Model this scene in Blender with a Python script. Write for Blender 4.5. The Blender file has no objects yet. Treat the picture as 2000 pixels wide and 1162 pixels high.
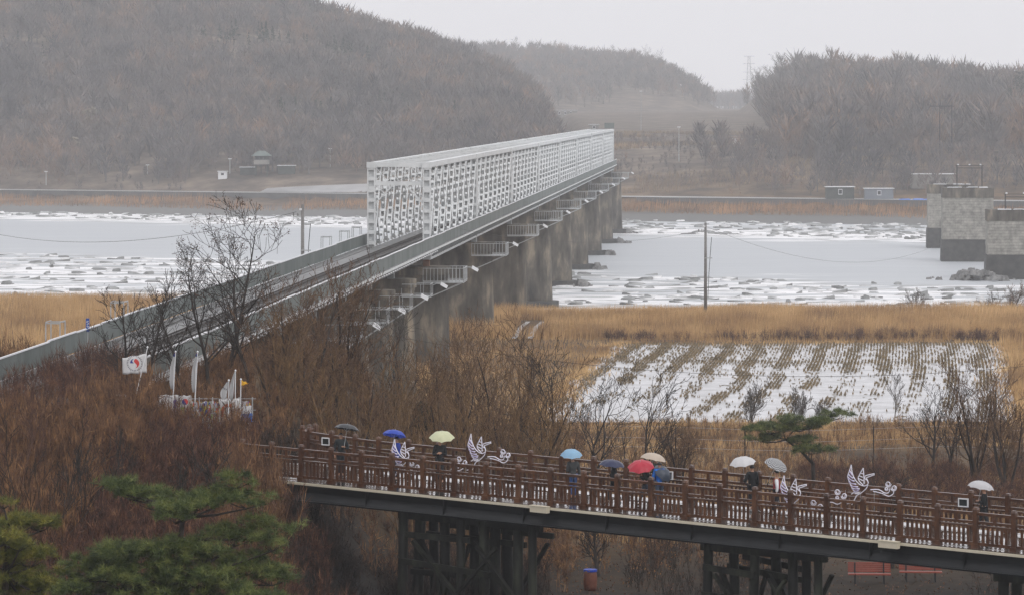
import bpy, bmesh, math, random
import numpy as np
from mathutils import Vector, Matrix

# ------------------------------------------------------------------ camera, sky, light, exposure
sc = bpy.context.scene
col = sc.collection
F = 7000.0            # focal length in photo pixels (2000 px wide)
HZ = 207.0            # horizon row in the photo
CZ = 30.0             # camera height above the river surface
cam_d = bpy.data.cameras.new('camera')
cam = bpy.data.objects.new('camera', cam_d); col.objects.link(cam)
cam.location = (0, 0, CZ); cam.rotation_euler = (math.radians(90), 0, 0)
cam_d.sensor_width = 36; cam_d.lens = F / 2000 * 36
cam_d.shift_y = -(581 - HZ) / 2000
cam_d.clip_start = 1; cam_d.clip_end = 9000
sc.camera = cam
sc.view_settings.view_transform = 'Standard'; sc.view_settings.look = 'None'
sc.view_settings.gamma = 1; sc.view_settings.use_curve_mapping = False
sc.view_settings.exposure = 0.0
sc.cycles.use_denoising = True
sc.cycles.denoising_prefilter = 'NONE'; sc.cycles.use_adaptive_sampling = False
sc.cycles.volume_bounces = 1
sc.cycles.max_bounces = 6; sc.cycles.diffuse_bounces = 2; sc.cycles.glossy_bounces = 2
sc.cycles.transparent_max_bounces = 6

SUN_EL, SUN_AZ = math.radians(46), math.radians(140)
world = bpy.data.worlds.new('World'); sc.world = world; world.use_nodes = True
nt = world.node_tree; nt.nodes.clear()
n_out = nt.nodes.new('ShaderNodeOutputWorld'); n_bg = nt.nodes.new('ShaderNodeBackground')
n_sky = nt.nodes.new('ShaderNodeTexSky'); n_sky.sky_type = 'NISHITA'; n_sky.sun_disc = False
n_sky.sun_elevation = SUN_EL; n_sky.sun_rotation = SUN_AZ; n_sky.dust_density = 6; n_sky.air_density = 1.2
n_bw = nt.nodes.new('ShaderNodeMix'); n_bw.data_type = 'RGBA'     # an even cloud deck over the clear sky
n_bw.inputs[0].default_value = 0.93
n_bw.inputs[7].default_value = (11.1, 10.95, 11.35, 1)
nt.links.new(n_sky.outputs[0], n_bw.inputs[6])
nt.links.new(n_bw.outputs[2], n_bg.inputs[0])
n_bg.inputs[1].default_value = 0.10
nt.links.new(n_bg.outputs[0], n_out.inputs[0])
sun_d = bpy.data.lights.new('sun', 'SUN'); sun_d.energy = 0.9; sun_d.angle = math.radians(25)
sun_d.color = (1, .97, .93)
sun = bpy.data.objects.new('sun', sun_d); col.objects.link(sun)
sun.location = (0, 0, 200)
_d = Vector((math.sin(SUN_AZ) * math.cos(SUN_EL), math.cos(SUN_AZ) * math.cos(SUN_EL), math.sin(SUN_EL)))
sun.rotation_euler = _d.to_track_quat('Z', 'Y').to_euler()

# ------------------------------------------------------------------ helpers
def at(px, py, Y):
    return Vector(((px - 1000) / F * Y, Y, CZ - (py - HZ) / F * Y))
def on_z(px, py, z):
    return at(px, py, F * (CZ - z) / (py - HZ))

def tag(o, label=None, cat=None, group=None, kind=None):
    if label: o['label'] = label
    if cat: o['category'] = cat
    if group: o['group'] = group
    if kind: o['kind'] = kind
    return o
def empty(name, loc=(0, 0, 0), rz=0.0):
    o = bpy.data.objects.new(name, None); col.objects.link(o)
    o.location = loc; o.rotation_euler = (0, 0, rz); o.empty_display_size = .2
    return o
def link(name, me, parent=None, loc=None, rot=None, scale=None):
    o = bpy.data.objects.new(name, me); col.objects.link(o)
    if parent is not None: o.parent = parent
    if loc is not None: o.location = loc
    if rot is not None: o.rotation_euler = rot
    if scale is not None: o.scale = scale
    return o

class MB:
    """collects boxes, bars, tubes and faces; build() links them as one mesh object"""
    def __init__(self): self.v = []; self.f = []
    def add(self, vs, fs):
        n = len(self.v); self.v += [tuple(p) for p in vs]; self.f += [tuple(i + n for i in q) for q in fs]
    def box(self, a, b):
        x0, y0, z0 = a; x1, y1, z1 = b
        self.add([(x0,y0,z0),(x1,y0,z0),(x1,y1,z0),(x0,y1,z0),(x0,y0,z1),(x1,y0,z1),(x1,y1,z1),(x0,y1,z1)],
                 [(3,2,1,0),(4,5,6,7),(0,1,5,4),(1,2,6,5),(2,3,7,6),(3,0,4,7)])
        return self
    def bar(self, p0, p1, w, h, up=(0, 0, 1)):
        p0 = Vector(p0); p1 = Vector(p1); d = (p1 - p0).normalized(); up = Vector(up)
        s = d.cross(up)
        if s.length < 1e-4: s = d.cross(Vector((0, 1, 0)))
        s.normalize(); u = s.cross(d); s = s * w / 2; u = u * h / 2
        self.add([p0-s-u, p0+s-u, p0+s+u, p0-s+u, p1-s-u, p1+s-u, p1+s+u, p1-s+u],
                 [(0,1,2,3),(7,6,5,4),(0,4,5,1),(1,5,6,2),(2,6,7,3),(3,7,4,0)])
        return self
    def tube(self, pts, rad, n=6, caps=True):
        pts = [Vector(p) for p in pts]
        if not hasattr(rad, '__len__'): rad = [rad] * len(pts)
        rings = []
        for i, p in enumerate(pts):
            d = (pts[min(i + 1, len(pts) - 1)] - pts[max(i - 1, 0)]).normalized()
            ref = Vector((0, 0, 1)) if abs(d.z) < .9 else Vector((1, 0, 0))
            a = d.cross(ref).normalized(); b = d.cross(a)
            rings.append([p + (a * math.cos(t) + b * math.sin(t)) * rad[i] for t in [2 * math.pi * k / n for k in range(n)]])
        vs = [q for r in rings for q in r]; fs = []
        for i in range(len(pts) - 1):
            for k in range(n):
                k2 = (k + 1) % n
                fs.append((i*n+k, i*n+k2, (i+1)*n+k2, (i+1)*n+k))
        if caps: fs += [tuple(range(n - 1, -1, -1)), tuple((len(pts)-1)*n + k for k in range(n))]
        self.add(vs, fs)
        return self
    def prism(self, poly, z0, z1, scale_top=1.0):
        n = len(poly)
        self.add([(x, y, z0) for x, y in poly] + [(x*scale_top, y*scale_top, z1) for x, y in poly],
                 [tuple(range(n - 1, -1, -1)), tuple(range(n, 2*n))] + [(k, (k+1) % n, n+(k+1) % n, n+k) for k in range(n)])
        return self
    def mesh(self, name, m, smooth=False):
        me = bpy.data.meshes.new(name); me.from_pydata(self.v, [], self.f); me.update()
        if m: me.materials.append(m)
        if smooth: me.polygons.foreach_set('use_smooth', [True] * len(me.polygons))
        return me
    def build(self, name, m, parent=None, smooth=False, **k):
        return link(name, self.mesh(name, m, smooth), parent, **k)

def np_mesh(name, V, faces, m, smooth=False):
    """V (N,3), faces (M,k) arrays -> mesh"""
    me = bpy.data.meshes.new(name)
    V = np.ascontiguousarray(V, dtype=np.float32); faces = np.ascontiguousarray(faces, dtype=np.int32)
    M_, k = faces.shape
    me.vertices.add(len(V)); me.vertices.foreach_set('co', V.ravel())
    me.loops.add(M_ * k); me.loops.foreach_set('vertex_index', faces.ravel())
    me.polygons.add(M_)
    me.polygons.foreach_set('loop_start', np.arange(0, M_ * k, k, dtype=np.int32))
    me.polygons.foreach_set('loop_total', np.full(M_, k, dtype=np.int32))
    if smooth: me.polygons.foreach_set('use_smooth', np.ones(M_, dtype=bool))
    me.update(calc_edges=True); me.materials.append(m)
    return me
def seg_arrays(P0, P1, R0, R1, n=3):
    P0, P1 = np.asarray(P0, float), np.asarray(P1, float); R0 = np.asarray(R0, float); R1 = np.asarray(R1, float)
    d = P1 - P0; d /= np.maximum(np.linalg.norm(d, axis=1, keepdims=True), 1e-9)
    ref = np.where(np.abs(d[:, 2:3]) < .9, np.array([[0, 0, 1.]]), np.array([[1., 0, 0]]))
    a = np.cross(d, ref); a /= np.linalg.norm(a, axis=1, keepdims=True); b = np.cross(d, a)
    t = np.arange(n) * 2 * np.pi / n
    ring = a[:, None, :] * np.cos(t)[None, :, None] + b[:, None, :] * np.sin(t)[None, :, None]
    V = np.concatenate([P0[:, None, :] + ring * R0[:, None, None], P1[:, None, :] + ring * R1[:, None, None]], axis=1)
    N = len(P0); k = np.arange(n); k2 = (k + 1) % n
    q = np.stack([k, k2, k2 + n, k + n], axis=1)
    faces = (np.arange(N)[:, None, None] * 2 * n + q[None]).reshape(-1, 4)
    return V.reshape(-1, 3), faces
def blade_arrays(P0, P1, W, rng):
    """one slim triangle per blade"""
    d = P1 - P0
    r = rng.normal(size=d.shape); s = np.cross(d, r); s /= np.maximum(np.linalg.norm(s, axis=1, keepdims=True), 1e-9)
    s = s * (W[:, None] / 2)
    V = np.stack([P0 - s, P0 + s, P1], axis=1).reshape(-1, 3)
    return V, np.arange(len(V)).reshape(-1, 3)
def scatter(tmpl_V, tmpl_F, pos, rot, scl, sclz=None):
    """many turned and scaled copies of one template as one array pair"""
    c, s = np.cos(rot), np.sin(rot); N = len(pos)
    sclz = scl if sclz is None else sclz
    X = tmpl_V[None, :, 0] * scl[:, None]; Yv = tmpl_V[None, :, 1] * scl[:, None]
    V = np.stack([X * c[:, None] - Yv * s[:, None] + pos[:, 0:1], X * s[:, None] + Yv * c[:, None] + pos[:, 1:2],
                  tmpl_V[None, :, 2] * sclz[:, None] + pos[:, 2:3]], axis=2).reshape(-1, 3)
    Fc = (tmpl_F[None] + (np.arange(N) * len(tmpl_V))[:, None, None]).reshape(-1, tmpl_F.shape[1])
    return V, Fc
def merge(parts):
    Vs, Fs, o = [], [], 0
    for V, Fc in parts:
        Vs.append(V); Fs.append(Fc + o); o += len(V)
    return np.concatenate(Vs), np.concatenate(Fs)

# ------------------------------------------------------------------ materials
def mat(name, c1, c2=None, c3=None, scale=1.0, rough=.7, bump=0.0, bscale=None, spec=.35, metal=0.0, detail=5, stretch=(1, 1, 1),
        lo=.35, hi=.65, coat=0.0, rvar=0.0):
    m = bpy.data.materials.new(name); m.use_nodes = True; t = m.node_tree; L = t.links.new
    b = t.nodes['Principled BSDF']
    b.inputs['Roughness'].default_value = rough; b.inputs['Specular IOR Level'].default_value = spec
    b.inputs['Metallic'].default_value = metal; b.inputs['Coat Weight'].default_value = coat
    b.inputs['Coat Roughness'].default_value = .08
    b.inputs['Base Color'].default_value = (*c1, 1)
    if c2 is not None or bump or rvar:
        g = t.nodes.new('ShaderNodeNewGeometry'); mp = t.nodes.new('ShaderNodeMapping'); mp.inputs['Scale'].default_value = stretch
        L(g.outputs['Position'], mp.inputs['Vector'])
        n = t.nodes.new('ShaderNodeTexNoise'); n.inputs['Scale'].default_value = scale; n.inputs['Detail'].default_value = detail
        n.inputs['Roughness'].default_value = .62
        L(mp.outputs[0], n.inputs['Vector'])
        if c2 is not None:
            r = t.nodes.new('ShaderNodeValToRGB'); e = r.color_ramp.elements
            e[0].position = lo; e[0].color = (*c1, 1); e[1].position = hi; e[1].color = (*c2, 1)
            if c3 is not None:
                x = e.new((lo + hi) / 2); x.color = (*c3, 1)
            L(n.outputs['Fac'], r.inputs[0]); L(r.outputs[0], b.inputs['Base Color'])
        if rvar:
            mr = t.nodes.new('ShaderNodeMapRange'); mr.inputs[1].default_value = .3; mr.inputs[2].default_value = .7
            mr.inputs[3].default_value = max(.02, rough - rvar); mr.inputs[4].default_value = rough + rvar
            L(n.outputs['Fac'], mr.inputs[0]); L(mr.outputs[0], b.inputs['Roughness'])
        if bump:
            n2 = t.nodes.new('ShaderNodeTexNoise'); n2.inputs['Scale'].default_value = bscale or scale * 4; n2.inputs['Detail'].default_value = 4
            L(mp.outputs[0], n2.inputs['Vector'])
            bp = t.nodes.new('ShaderNodeBump'); bp.inputs['Strength'].default_value = bump; bp.inputs['Distance'].default_value = .05
            L(n2.outputs['Fac'], bp.inputs['Height']); L(bp.outputs[0], b.inputs['Normal'])
    return m

MT = {}
MT['steel'] = mat('pale_grey_paint', (.58, .605, .61), (.70, .72, .725), scale=.8, rough=.45, spec=.4)
MT['steel_dark'] = mat('weathered_grey_paint', (.20, .215, .215), (.30, .315, .315), scale=.6, rough=.55)
MT['fence'] = mat('grey_green_sheet', (.125, .145, .14), (.19, .21, .205), scale=.5, rough=.5, stretch=(1, 1, .3))
MT['galv'] = mat('galvanised_steel', (.38, .40, .41), (.52, .54, .55), scale=2, rough=.4, metal=.3)
MT['white'] = mat('white_enamel', (.75, .76, .78), rough=.4)
MT['snow'] = mat('snow_crust', (.66, .68, .71), (.8, .8, .82), scale=3, rough=.6)
MT['rail'] = mat('wet_rail_steel', (.05, .045, .042), (.09, .075, .065), scale=3, rough=.35, metal=.5)
MT['deck'] = mat('wet_bridge_deck', (.055, .055, .053), (.42, .43, .44), (.12, .12, .117), scale=1.2, rough=.4, lo=.44, hi=.78, detail=8)
MT['concrete'] = mat('stained_concrete', (.028, .026, .023), (.36, .30, .22), (.115, .104, .086), scale=.7, rough=.85, bump=.4, bscale=1.4, stretch=(1, 1, .28), lo=.32, hi=.74, detail=7)
MT['concrete_lt'] = mat('pale_concrete', (.20, .195, .185), (.30, .295, .28), scale=.6, rough=.85, bump=.2)
MT['stone'] = mat('grey_stone_block', (.17, .165, .15), (.42, .40, .36), (.29, .28, .25), scale=1.1, rough=.85, bump=.4, bscale=3, lo=.3, hi=.7)
MT['stone_dark'] = mat('wet_dark_stone', (.035, .037, .037), (.075, .075, .07), scale=.8, rough=.6, bump=.4)
MT['timber'] = mat('wet_stained_timber', (.040, .0135, .0050), (.120, .046, .0155), (.075, .027, .0095), scale=2.5, rough=.38, spec=.5, stretch=(1, 1, .5), coat=.22, rvar=.1)
MT['plank'] = mat('wet_deck_plank', (.045, .032, .025), (.09, .066, .05), scale=1.6, rough=.12, spec=.6, coat=.9, detail=6, rvar=.08)
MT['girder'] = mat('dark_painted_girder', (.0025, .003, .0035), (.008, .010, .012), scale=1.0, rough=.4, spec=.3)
MT['beige'] = mat('cream_conduit', (.58, .52, .40), (.66, .60, .47), scale=2, rough=.5)
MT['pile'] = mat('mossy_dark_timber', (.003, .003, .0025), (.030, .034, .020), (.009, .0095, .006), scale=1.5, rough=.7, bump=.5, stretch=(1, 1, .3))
MT['bark'] = mat('dark_wet_bark', (.016, .012, .010), (.04, .03, .024), scale=3, rough=.8)
MT['bark_brown'] = mat('brown_twigs', (.045, .024, .014), (.20, .115, .06), scale=2.5, rough=.8)
MT['bark_red'] = mat('red_brown_twigs', (.03, .014, .011), (.15, .075, .05), scale=2.5, rough=.8)
MT['bark_gold'] = mat('golden_willow_twigs', (.075, .04, .017), (.27, .16, .07), scale=2.5, rough=.8)
MT['bark_grey'] = mat('grey_brown_bark', (.035, .03, .026), (.15, .125, .105), scale=2.0, rough=.85)
MT['dead_leaf'] = mat('dry_brown_leaves', (.05, .028, .018), (.10, .05, .025), scale=2, rough=.8)
MT['thicket'] = mat('thicket_twigs', (.034, .017, .012), (.38, .205, .09), (.155, .078, .038), scale=1.6, rough=.85, lo=.36, hi=.68)
MT['thicket_near'] = mat('dark_bramble_twigs', (.016, .008, .007), (.26, .13, .066), (.095, .041, .027), scale=2.2, rough=.85, lo=.36, hi=.68)
MT['reed'] = mat('dry_reed', (.20, .115, .055), (.76, .52, .25), (.50, .305, .13), scale=.13, rough=.85, lo=.34, hi=.66, detail=6)
MT['reed_far'] = mat('far_dry_reed', (.17, .11, .07), (.52, .29, .14), (.36, .20, .105), scale=.08, rough=.85, lo=.35, hi=.65)
MT['stubble'] = mat('rice_stubble', (.10, .075, .038), (.30, .215, .11), scale=.5, rough=.85)
MT['needle'] = mat('pine_needles', (.016, .032, .010), (.22, .24, .065), (.085, .115, .030), scale=2.6, rough=.6, lo=.33, hi=.68)
MT['needle_far'] = mat('far_pine_needles', (.02, .034, .022), (.04, .055, .032), scale=.2, rough=.7)
MT['wood_far'] = mat('far_bare_wood', (.080, .077, .080), (.29, .185, .125), (.160, .142, .136), scale=.045, rough=.9, lo=.36, hi=.66)
MT['grass_far'] = mat('dull_far_grass', (.15, .115, .085), (.40, .28, .16), (.25, .185, .12), scale=.04, rough=.9, lo=.36, hi=.66)
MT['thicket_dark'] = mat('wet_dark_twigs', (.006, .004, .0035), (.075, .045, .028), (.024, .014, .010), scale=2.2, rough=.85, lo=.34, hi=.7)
MT['ground'] = None
MT['red'] = mat('faded_red_paint', (.20, .038, .022), (.27, .055, .032), scale=4, rough=.4, coat=.3)
MT['blue_paint'] = mat('blue_paint', (.012, .05, .36), rough=.35)
MT['black'] = mat('black_iron', (.018, .018, .02), rough=.5)
MT['wire'] = mat('dark_cable', (.03, .03, .032), rough=.6)
MT['pole'] = mat('concrete_pole', (.15, .145, .14), (.22, .215, .21), scale=1.5, rough=.8)
MT['led'] = mat('white_light_tube', (.82, .80, .88), rough=.3)
MT['led_dark'] = mat('lilac_light_tube', (.45, .38, .62), rough=.3)
MT['skin'] = mat('skin', (.42, .24, .16), rough=.5)
MT['hair'] = mat('black_hair', (.012, .010, .010), rough=.5)
MT['roof'] = mat('dull_green_roof', (.10, .13, .12), (.15, .18, .17), scale=.5, rough=.7)
MT['wall_far'] = mat('pale_wall', (.20, .19, .18), (.30, .29, .27), scale=.4, rough=.8)
MT['wall_dark'] = mat('dark_hut_wall', (.05, .06, .055), (.09, .1, .09), scale=.6, rough=.8)
MT['container'] = mat('blue_grey_container', (.16, .18, .21), (.20, .22, .25), scale=.4, rough=.6)
MT['glass'] = mat('dark_window', (.03, .035, .04), rough=.1, spec=.6)
MT['tarp'] = mat('blue_tarpaulin', (.07, .17, .55), (.12, .25, .65), scale=1, rough=.5)
MT['road'] = mat('wet_pale_road', (.26, .26, .26), (.36, .36, .36), scale=.2, rough=.35)
MT['path'] = mat('icy_track', (.24, .24, .24), (.50, .50, .51), scale=.8, rough=.3)
MT['rock'] = mat('pale_rock_face', (.14, .12, .09), (.26, .22, .16), scale=.3, rough=.9)
MT['rubble'] = mat('dark_rubble', (.10, .10, .098), (.26, .26, .255), scale=.8, rough=.8)

def ground_material():
    m = bpy.data.materials.new('winter_ground'); m.use_nodes = True; t = m.node_tree; L = t.links.new
    b = t.nodes['Principled BSDF']; b.inputs['Roughness'].default_value = .9; b.inputs['Specular IOR Level'].default_value = .15
    g = t.nodes.new('ShaderNodeNewGeometry')
    n = t.nodes.new('ShaderNodeTexNoise'); n.inputs['Scale'].default_value = .09; n.inputs['Detail'].default_value = 9
    n.inputs['Roughness'].default_value = .65
    L(g.outputs['Position'], n.inputs['Vector'])
    r = t.nodes.new('ShaderNodeValToRGB'); e = r.color_ramp.elements
    e[0].position = .34; e[0].color = (.045, .032, .022, 1); e[1].position = .68; e[1].color = (.20, .125, .058, 1)
    x = e.new(.5); x.color = (.10, .066, .036, 1)
    L(n.outputs['Fac'], r.inputs[0])
    sx = t.nodes.new('ShaderNodeSeparateXYZ'); L(g.outputs['Position'], sx.inputs[0])
    mr = t.nodes.new('ShaderNodeMapRange'); mr.inputs[1].default_value = 1.3; mr.inputs[2].default_value = 2.2
    L(sx.outputs['Z'], mr.inputs[0])
    mud = t.nodes.new('ShaderNodeMix'); mud.data_type = 'RGBA'; mud.inputs[6].default_value = (.15, .15, .145, 1)
    L(mr.outputs[0], mud.inputs[0]); L(r.outputs[0], mud.inputs[7])
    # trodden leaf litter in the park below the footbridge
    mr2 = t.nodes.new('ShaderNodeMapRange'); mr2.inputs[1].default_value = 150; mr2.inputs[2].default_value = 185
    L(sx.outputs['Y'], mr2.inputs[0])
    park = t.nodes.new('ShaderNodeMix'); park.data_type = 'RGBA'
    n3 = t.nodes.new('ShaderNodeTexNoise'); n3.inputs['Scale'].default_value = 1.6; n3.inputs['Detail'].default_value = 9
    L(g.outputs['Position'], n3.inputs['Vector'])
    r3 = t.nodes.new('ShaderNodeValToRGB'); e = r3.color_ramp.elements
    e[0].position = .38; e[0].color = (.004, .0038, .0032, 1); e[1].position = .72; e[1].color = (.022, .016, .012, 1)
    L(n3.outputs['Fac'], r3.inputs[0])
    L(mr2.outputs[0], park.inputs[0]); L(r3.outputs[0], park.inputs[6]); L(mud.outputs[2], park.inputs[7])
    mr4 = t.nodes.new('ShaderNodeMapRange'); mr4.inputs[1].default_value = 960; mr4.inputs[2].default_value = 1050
    L(sx.outputs['Y'], mr4.inputs[0])      # mist put into the far ground colour: greyer and lighter beyond the river
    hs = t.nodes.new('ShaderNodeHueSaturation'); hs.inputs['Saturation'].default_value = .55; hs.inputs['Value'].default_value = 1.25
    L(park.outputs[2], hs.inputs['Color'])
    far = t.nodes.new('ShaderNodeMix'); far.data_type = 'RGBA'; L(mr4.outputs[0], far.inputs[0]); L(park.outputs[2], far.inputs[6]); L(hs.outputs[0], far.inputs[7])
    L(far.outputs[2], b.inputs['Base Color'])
    bp = t.nodes.new('ShaderNodeBump'); bp.inputs['Strength'].default_value = .6; bp.inputs['Distance'].default_value = .3
    L(n.outputs['Fac'], bp.inputs['Height']); L(bp.outputs[0], b.inputs['Normal'])
    return m
MT['ground'] = ground_material()

def river_material():
    """grey thin ice; snow-covered drift ice towards both shores"""
    m = bpy.data.materials.new('river_ice'); m.use_nodes = True; t = m.node_tree; L = t.links.new
    b = t.nodes['Principled BSDF']
    g = t.nodes.new('ShaderNodeNewGeometry'); s = t.nodes.new('ShaderNodeSeparateXYZ'); L(g.outputs['Position'], s.inputs[0])
    def math_(op, a, c=None):
        n = t.nodes.new('ShaderNodeMath'); n.operation = op
        for i, v in enumerate((a, c)):
            if v is None: continue
            if isinstance(v, (int, float)): n.inputs[i].default_value = v
            else: L(v, n.inputs[i])
        return n.outputs[0]
    yy = math_('ADD', s.outputs['Y'], math_('MULTIPLY', s.outputs['X'], .75))
    ramp = t.nodes.new('ShaderNodeValToRGB'); e = ramp.color_ramp.elements   # how snowy, from near shore to far shore
    fac = math_('DIVIDE', math_('SUBTRACT', yy, 500), 500)
    L(fac, ramp.inputs[0])
    e[0].position = 0; e[0].color = (.58,) * 3 + (1,); e[1].position = 1; e[1].color = (.46,) * 3 + (1,)
    for p, v in ((.10, .56), (.24, .55), (.30, .52), (.335, .40), (.40, .34), (.64, .33), (.70, .52), (.74, .64), (.80, .64), (.83, .50), (.9, .46)):
        x = e.new(p); x.color = (v,) * 3 + (1,)
    mp = t.nodes.new('ShaderNodeMapping'); mp.inputs['Scale'].default_value = (.028, .12, 1)
    L(g.outputs['Position'], mp.inputs[0])
    n = t.nodes.new('ShaderNodeTexNoise'); n.inputs['Scale'].default_value = 1; n.inputs['Detail'].default_value = 12
    n.inputs['Roughness'].default_value = .66; L(mp.outputs[0], n.inputs[0])
    v = math_('ADD', n.outputs['Fac'], math_('MULTIPLY', ramp.outputs[0], 1.0))
    cr = t.nodes.new('ShaderNodeValToRGB'); e = cr.color_ramp.elements
    L(v, cr.inputs[0])
    cr.inputs[0].default_value = 0
    e[0].position = .70; e[0].color = (.40, .425, .45, 1); e[1].position = 1.0; e[1].color = (.20, .20, .195, 1)
    for p, c in ((.88, (.36, .375, .39)), (.90, (.72, .73, .75)), (.94, (.40, .41, .41))): pass
    e[1].position = .98; e[1].color = (.44, .465, .485, 1)
    snow = t.nodes.new('ShaderNodeMapRange'); snow.inputs[1].default_value = 1.00; snow.inputs[2].default_value = 1.09
    L(v, snow.inputs[0])
    n2 = t.nodes.new('ShaderNodeTexNoise'); n2.inputs['Scale'].default_value = 1; n2.inputs['Detail'].default_value = 8
    mp2 = t.nodes.new('ShaderNodeMapping'); mp2.inputs['Scale'].default_value = (.09, .26, 1); L(g.outputs['Position'], mp2.inputs[0]); L(mp2.outputs[0], n2.inputs[0])
    dark = t.nodes.new('ShaderNodeMapRange'); dark.inputs[1].default_value = .54; dark.inputs[2].default_value = .60
    L(n2.outputs['Fac'], dark.inputs[0])
    # broken, wet grey patches lie only inside the drift-ice belts
    inb = t.nodes.new('ShaderNodeMapRange'); inb.inputs[1].default_value = .44; inb.inputs[2].default_value = .52; L(ramp.outputs[0], inb.inputs[0])
    dk = math_('MULTIPLY', dark.outputs[0], inb.outputs[0])
    m1 = t.nodes.new('ShaderNodeMix'); m1.data_type = 'RGBA'; L(snow.outputs[0], m1.inputs[0]); L(cr.outputs[0], m1.inputs[6]); m1.inputs[7].default_value = (.86, .86, .87, 1)
    m2 = t.nodes.new('ShaderNodeMix'); m2.data_type = 'RGBA'; L(dk, m2.inputs[0]); L(m1.outputs[2], m2.inputs[6]); m2.inputs[7].default_value = (.24, .245, .24, 1)
    L(m2.outputs[2], b.inputs['Base Color'])
    b.inputs['Roughness'].default_value = .5; b.inputs['Specular IOR Level'].default_value = .3
    bp = t.nodes.new('ShaderNodeBump'); bp.inputs['Strength'].default_value = .35; bp.inputs['Distance'].default_value = .2
    L(n2.outputs['Fac'], bp.inputs['Height']); L(bp.outputs[0], b.inputs['Normal'])
    return m
MT['river'] = river_material()
MT['paddy'] = mat('flooded_paddy_ice', (.30, .30, .30), (.56, .56, .58), scale=.25, rough=.22, spec=.6, lo=.3, hi=.7)
MT['floe'] = mat('snowy_ice_slab', (.30, .31, .31), (.84, .84, .85), (.58, .585, .59), scale=.25, rough=.6, lo=.32, hi=.6)
MT['floe_dark'] = mat('wet_ice_slab', (.12, .125, .12), (.36, .37, .37), scale=.3, rough=.45)

# ------------------------------------------------------------------ terrain
def sstep(a, b, x):
    t = np.clip((x - a) / (b - a), 0, 1); return t * t * (3 - 2 * t)
def shore_far(X): return 945 - .44 * np.clip(X, -220, 170)
def vnoise(X, Y, s, seed=0):
    X = np.asarray(X, float) / s + seed * 17.3; Y = np.asarray(Y, float) / s + seed * 9.7
    return (np.sin(X * 1.3 + np.sin(Y * 1.7)) + np.sin(Y * 1.1 + 1.9 * np.sin(X * .7)) + .6 * np.sin(2.3 * X + 1.9 * Y)) / 2.6
def ridge(pts, Yr, tree):      # skyline picks -> ground profile of a ridge standing at distance Yr under trees of that height
    return [(p[0] - 1000) / F * Yr for p in pts], [CZ + (HZ - p[1]) / F * Yr - tree for p in pts], Yr
R1 = ridge([(-300, -190), (0, -125), (200, -80), (400, -45), (520, -22), (600, 0), (700, 33), (780, 62), (850, 84), (950, 118), (1000, 142), (1040, 168), (1062, 195), (1075, 225), (1085, 262), (1100, 290)], 1600, 9.0)
R2 = ridge([(300, 40), (600, 60), (850, 74), (900, 77), (1000, 78), (1070, 84), (1150, 93), (1200, 92), (1250, 98), (1290, 106), (1320, 128), (1350, 150), (1390, 185), (1415, 215), (1430, 240), (1500, 245)], 2700, 16.0)
R3 = ridge([(1300, 262), (1400, 252), (1440, 238), (1462, 214), (1480, 178), (1500, 142), (1540, 102), (1575, 112), (1610, 134), (1645, 140), (1700, 110), (1745, 112), (1800, 130), (1855, 144), (1905, 128), (1955, 146), (2000, 132), (2100, 110), (2400, 90)], 1800, 16.5)
PY = [-300, 0, 100, 160, 190, 230, 270, 294, 297, 397, 402, 438, 458, 480, 500, 525]
PZ = [9, 9, 9.3, 9.3, 8.3, 6.2, 4.7, 4.1, 3.8, 3.8, 3.9, 3.6, 3.0, 1.5, 0.1, -1.8]
def rail_x(Y): return -11.05 + .0646 * (Y - 350)
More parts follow.
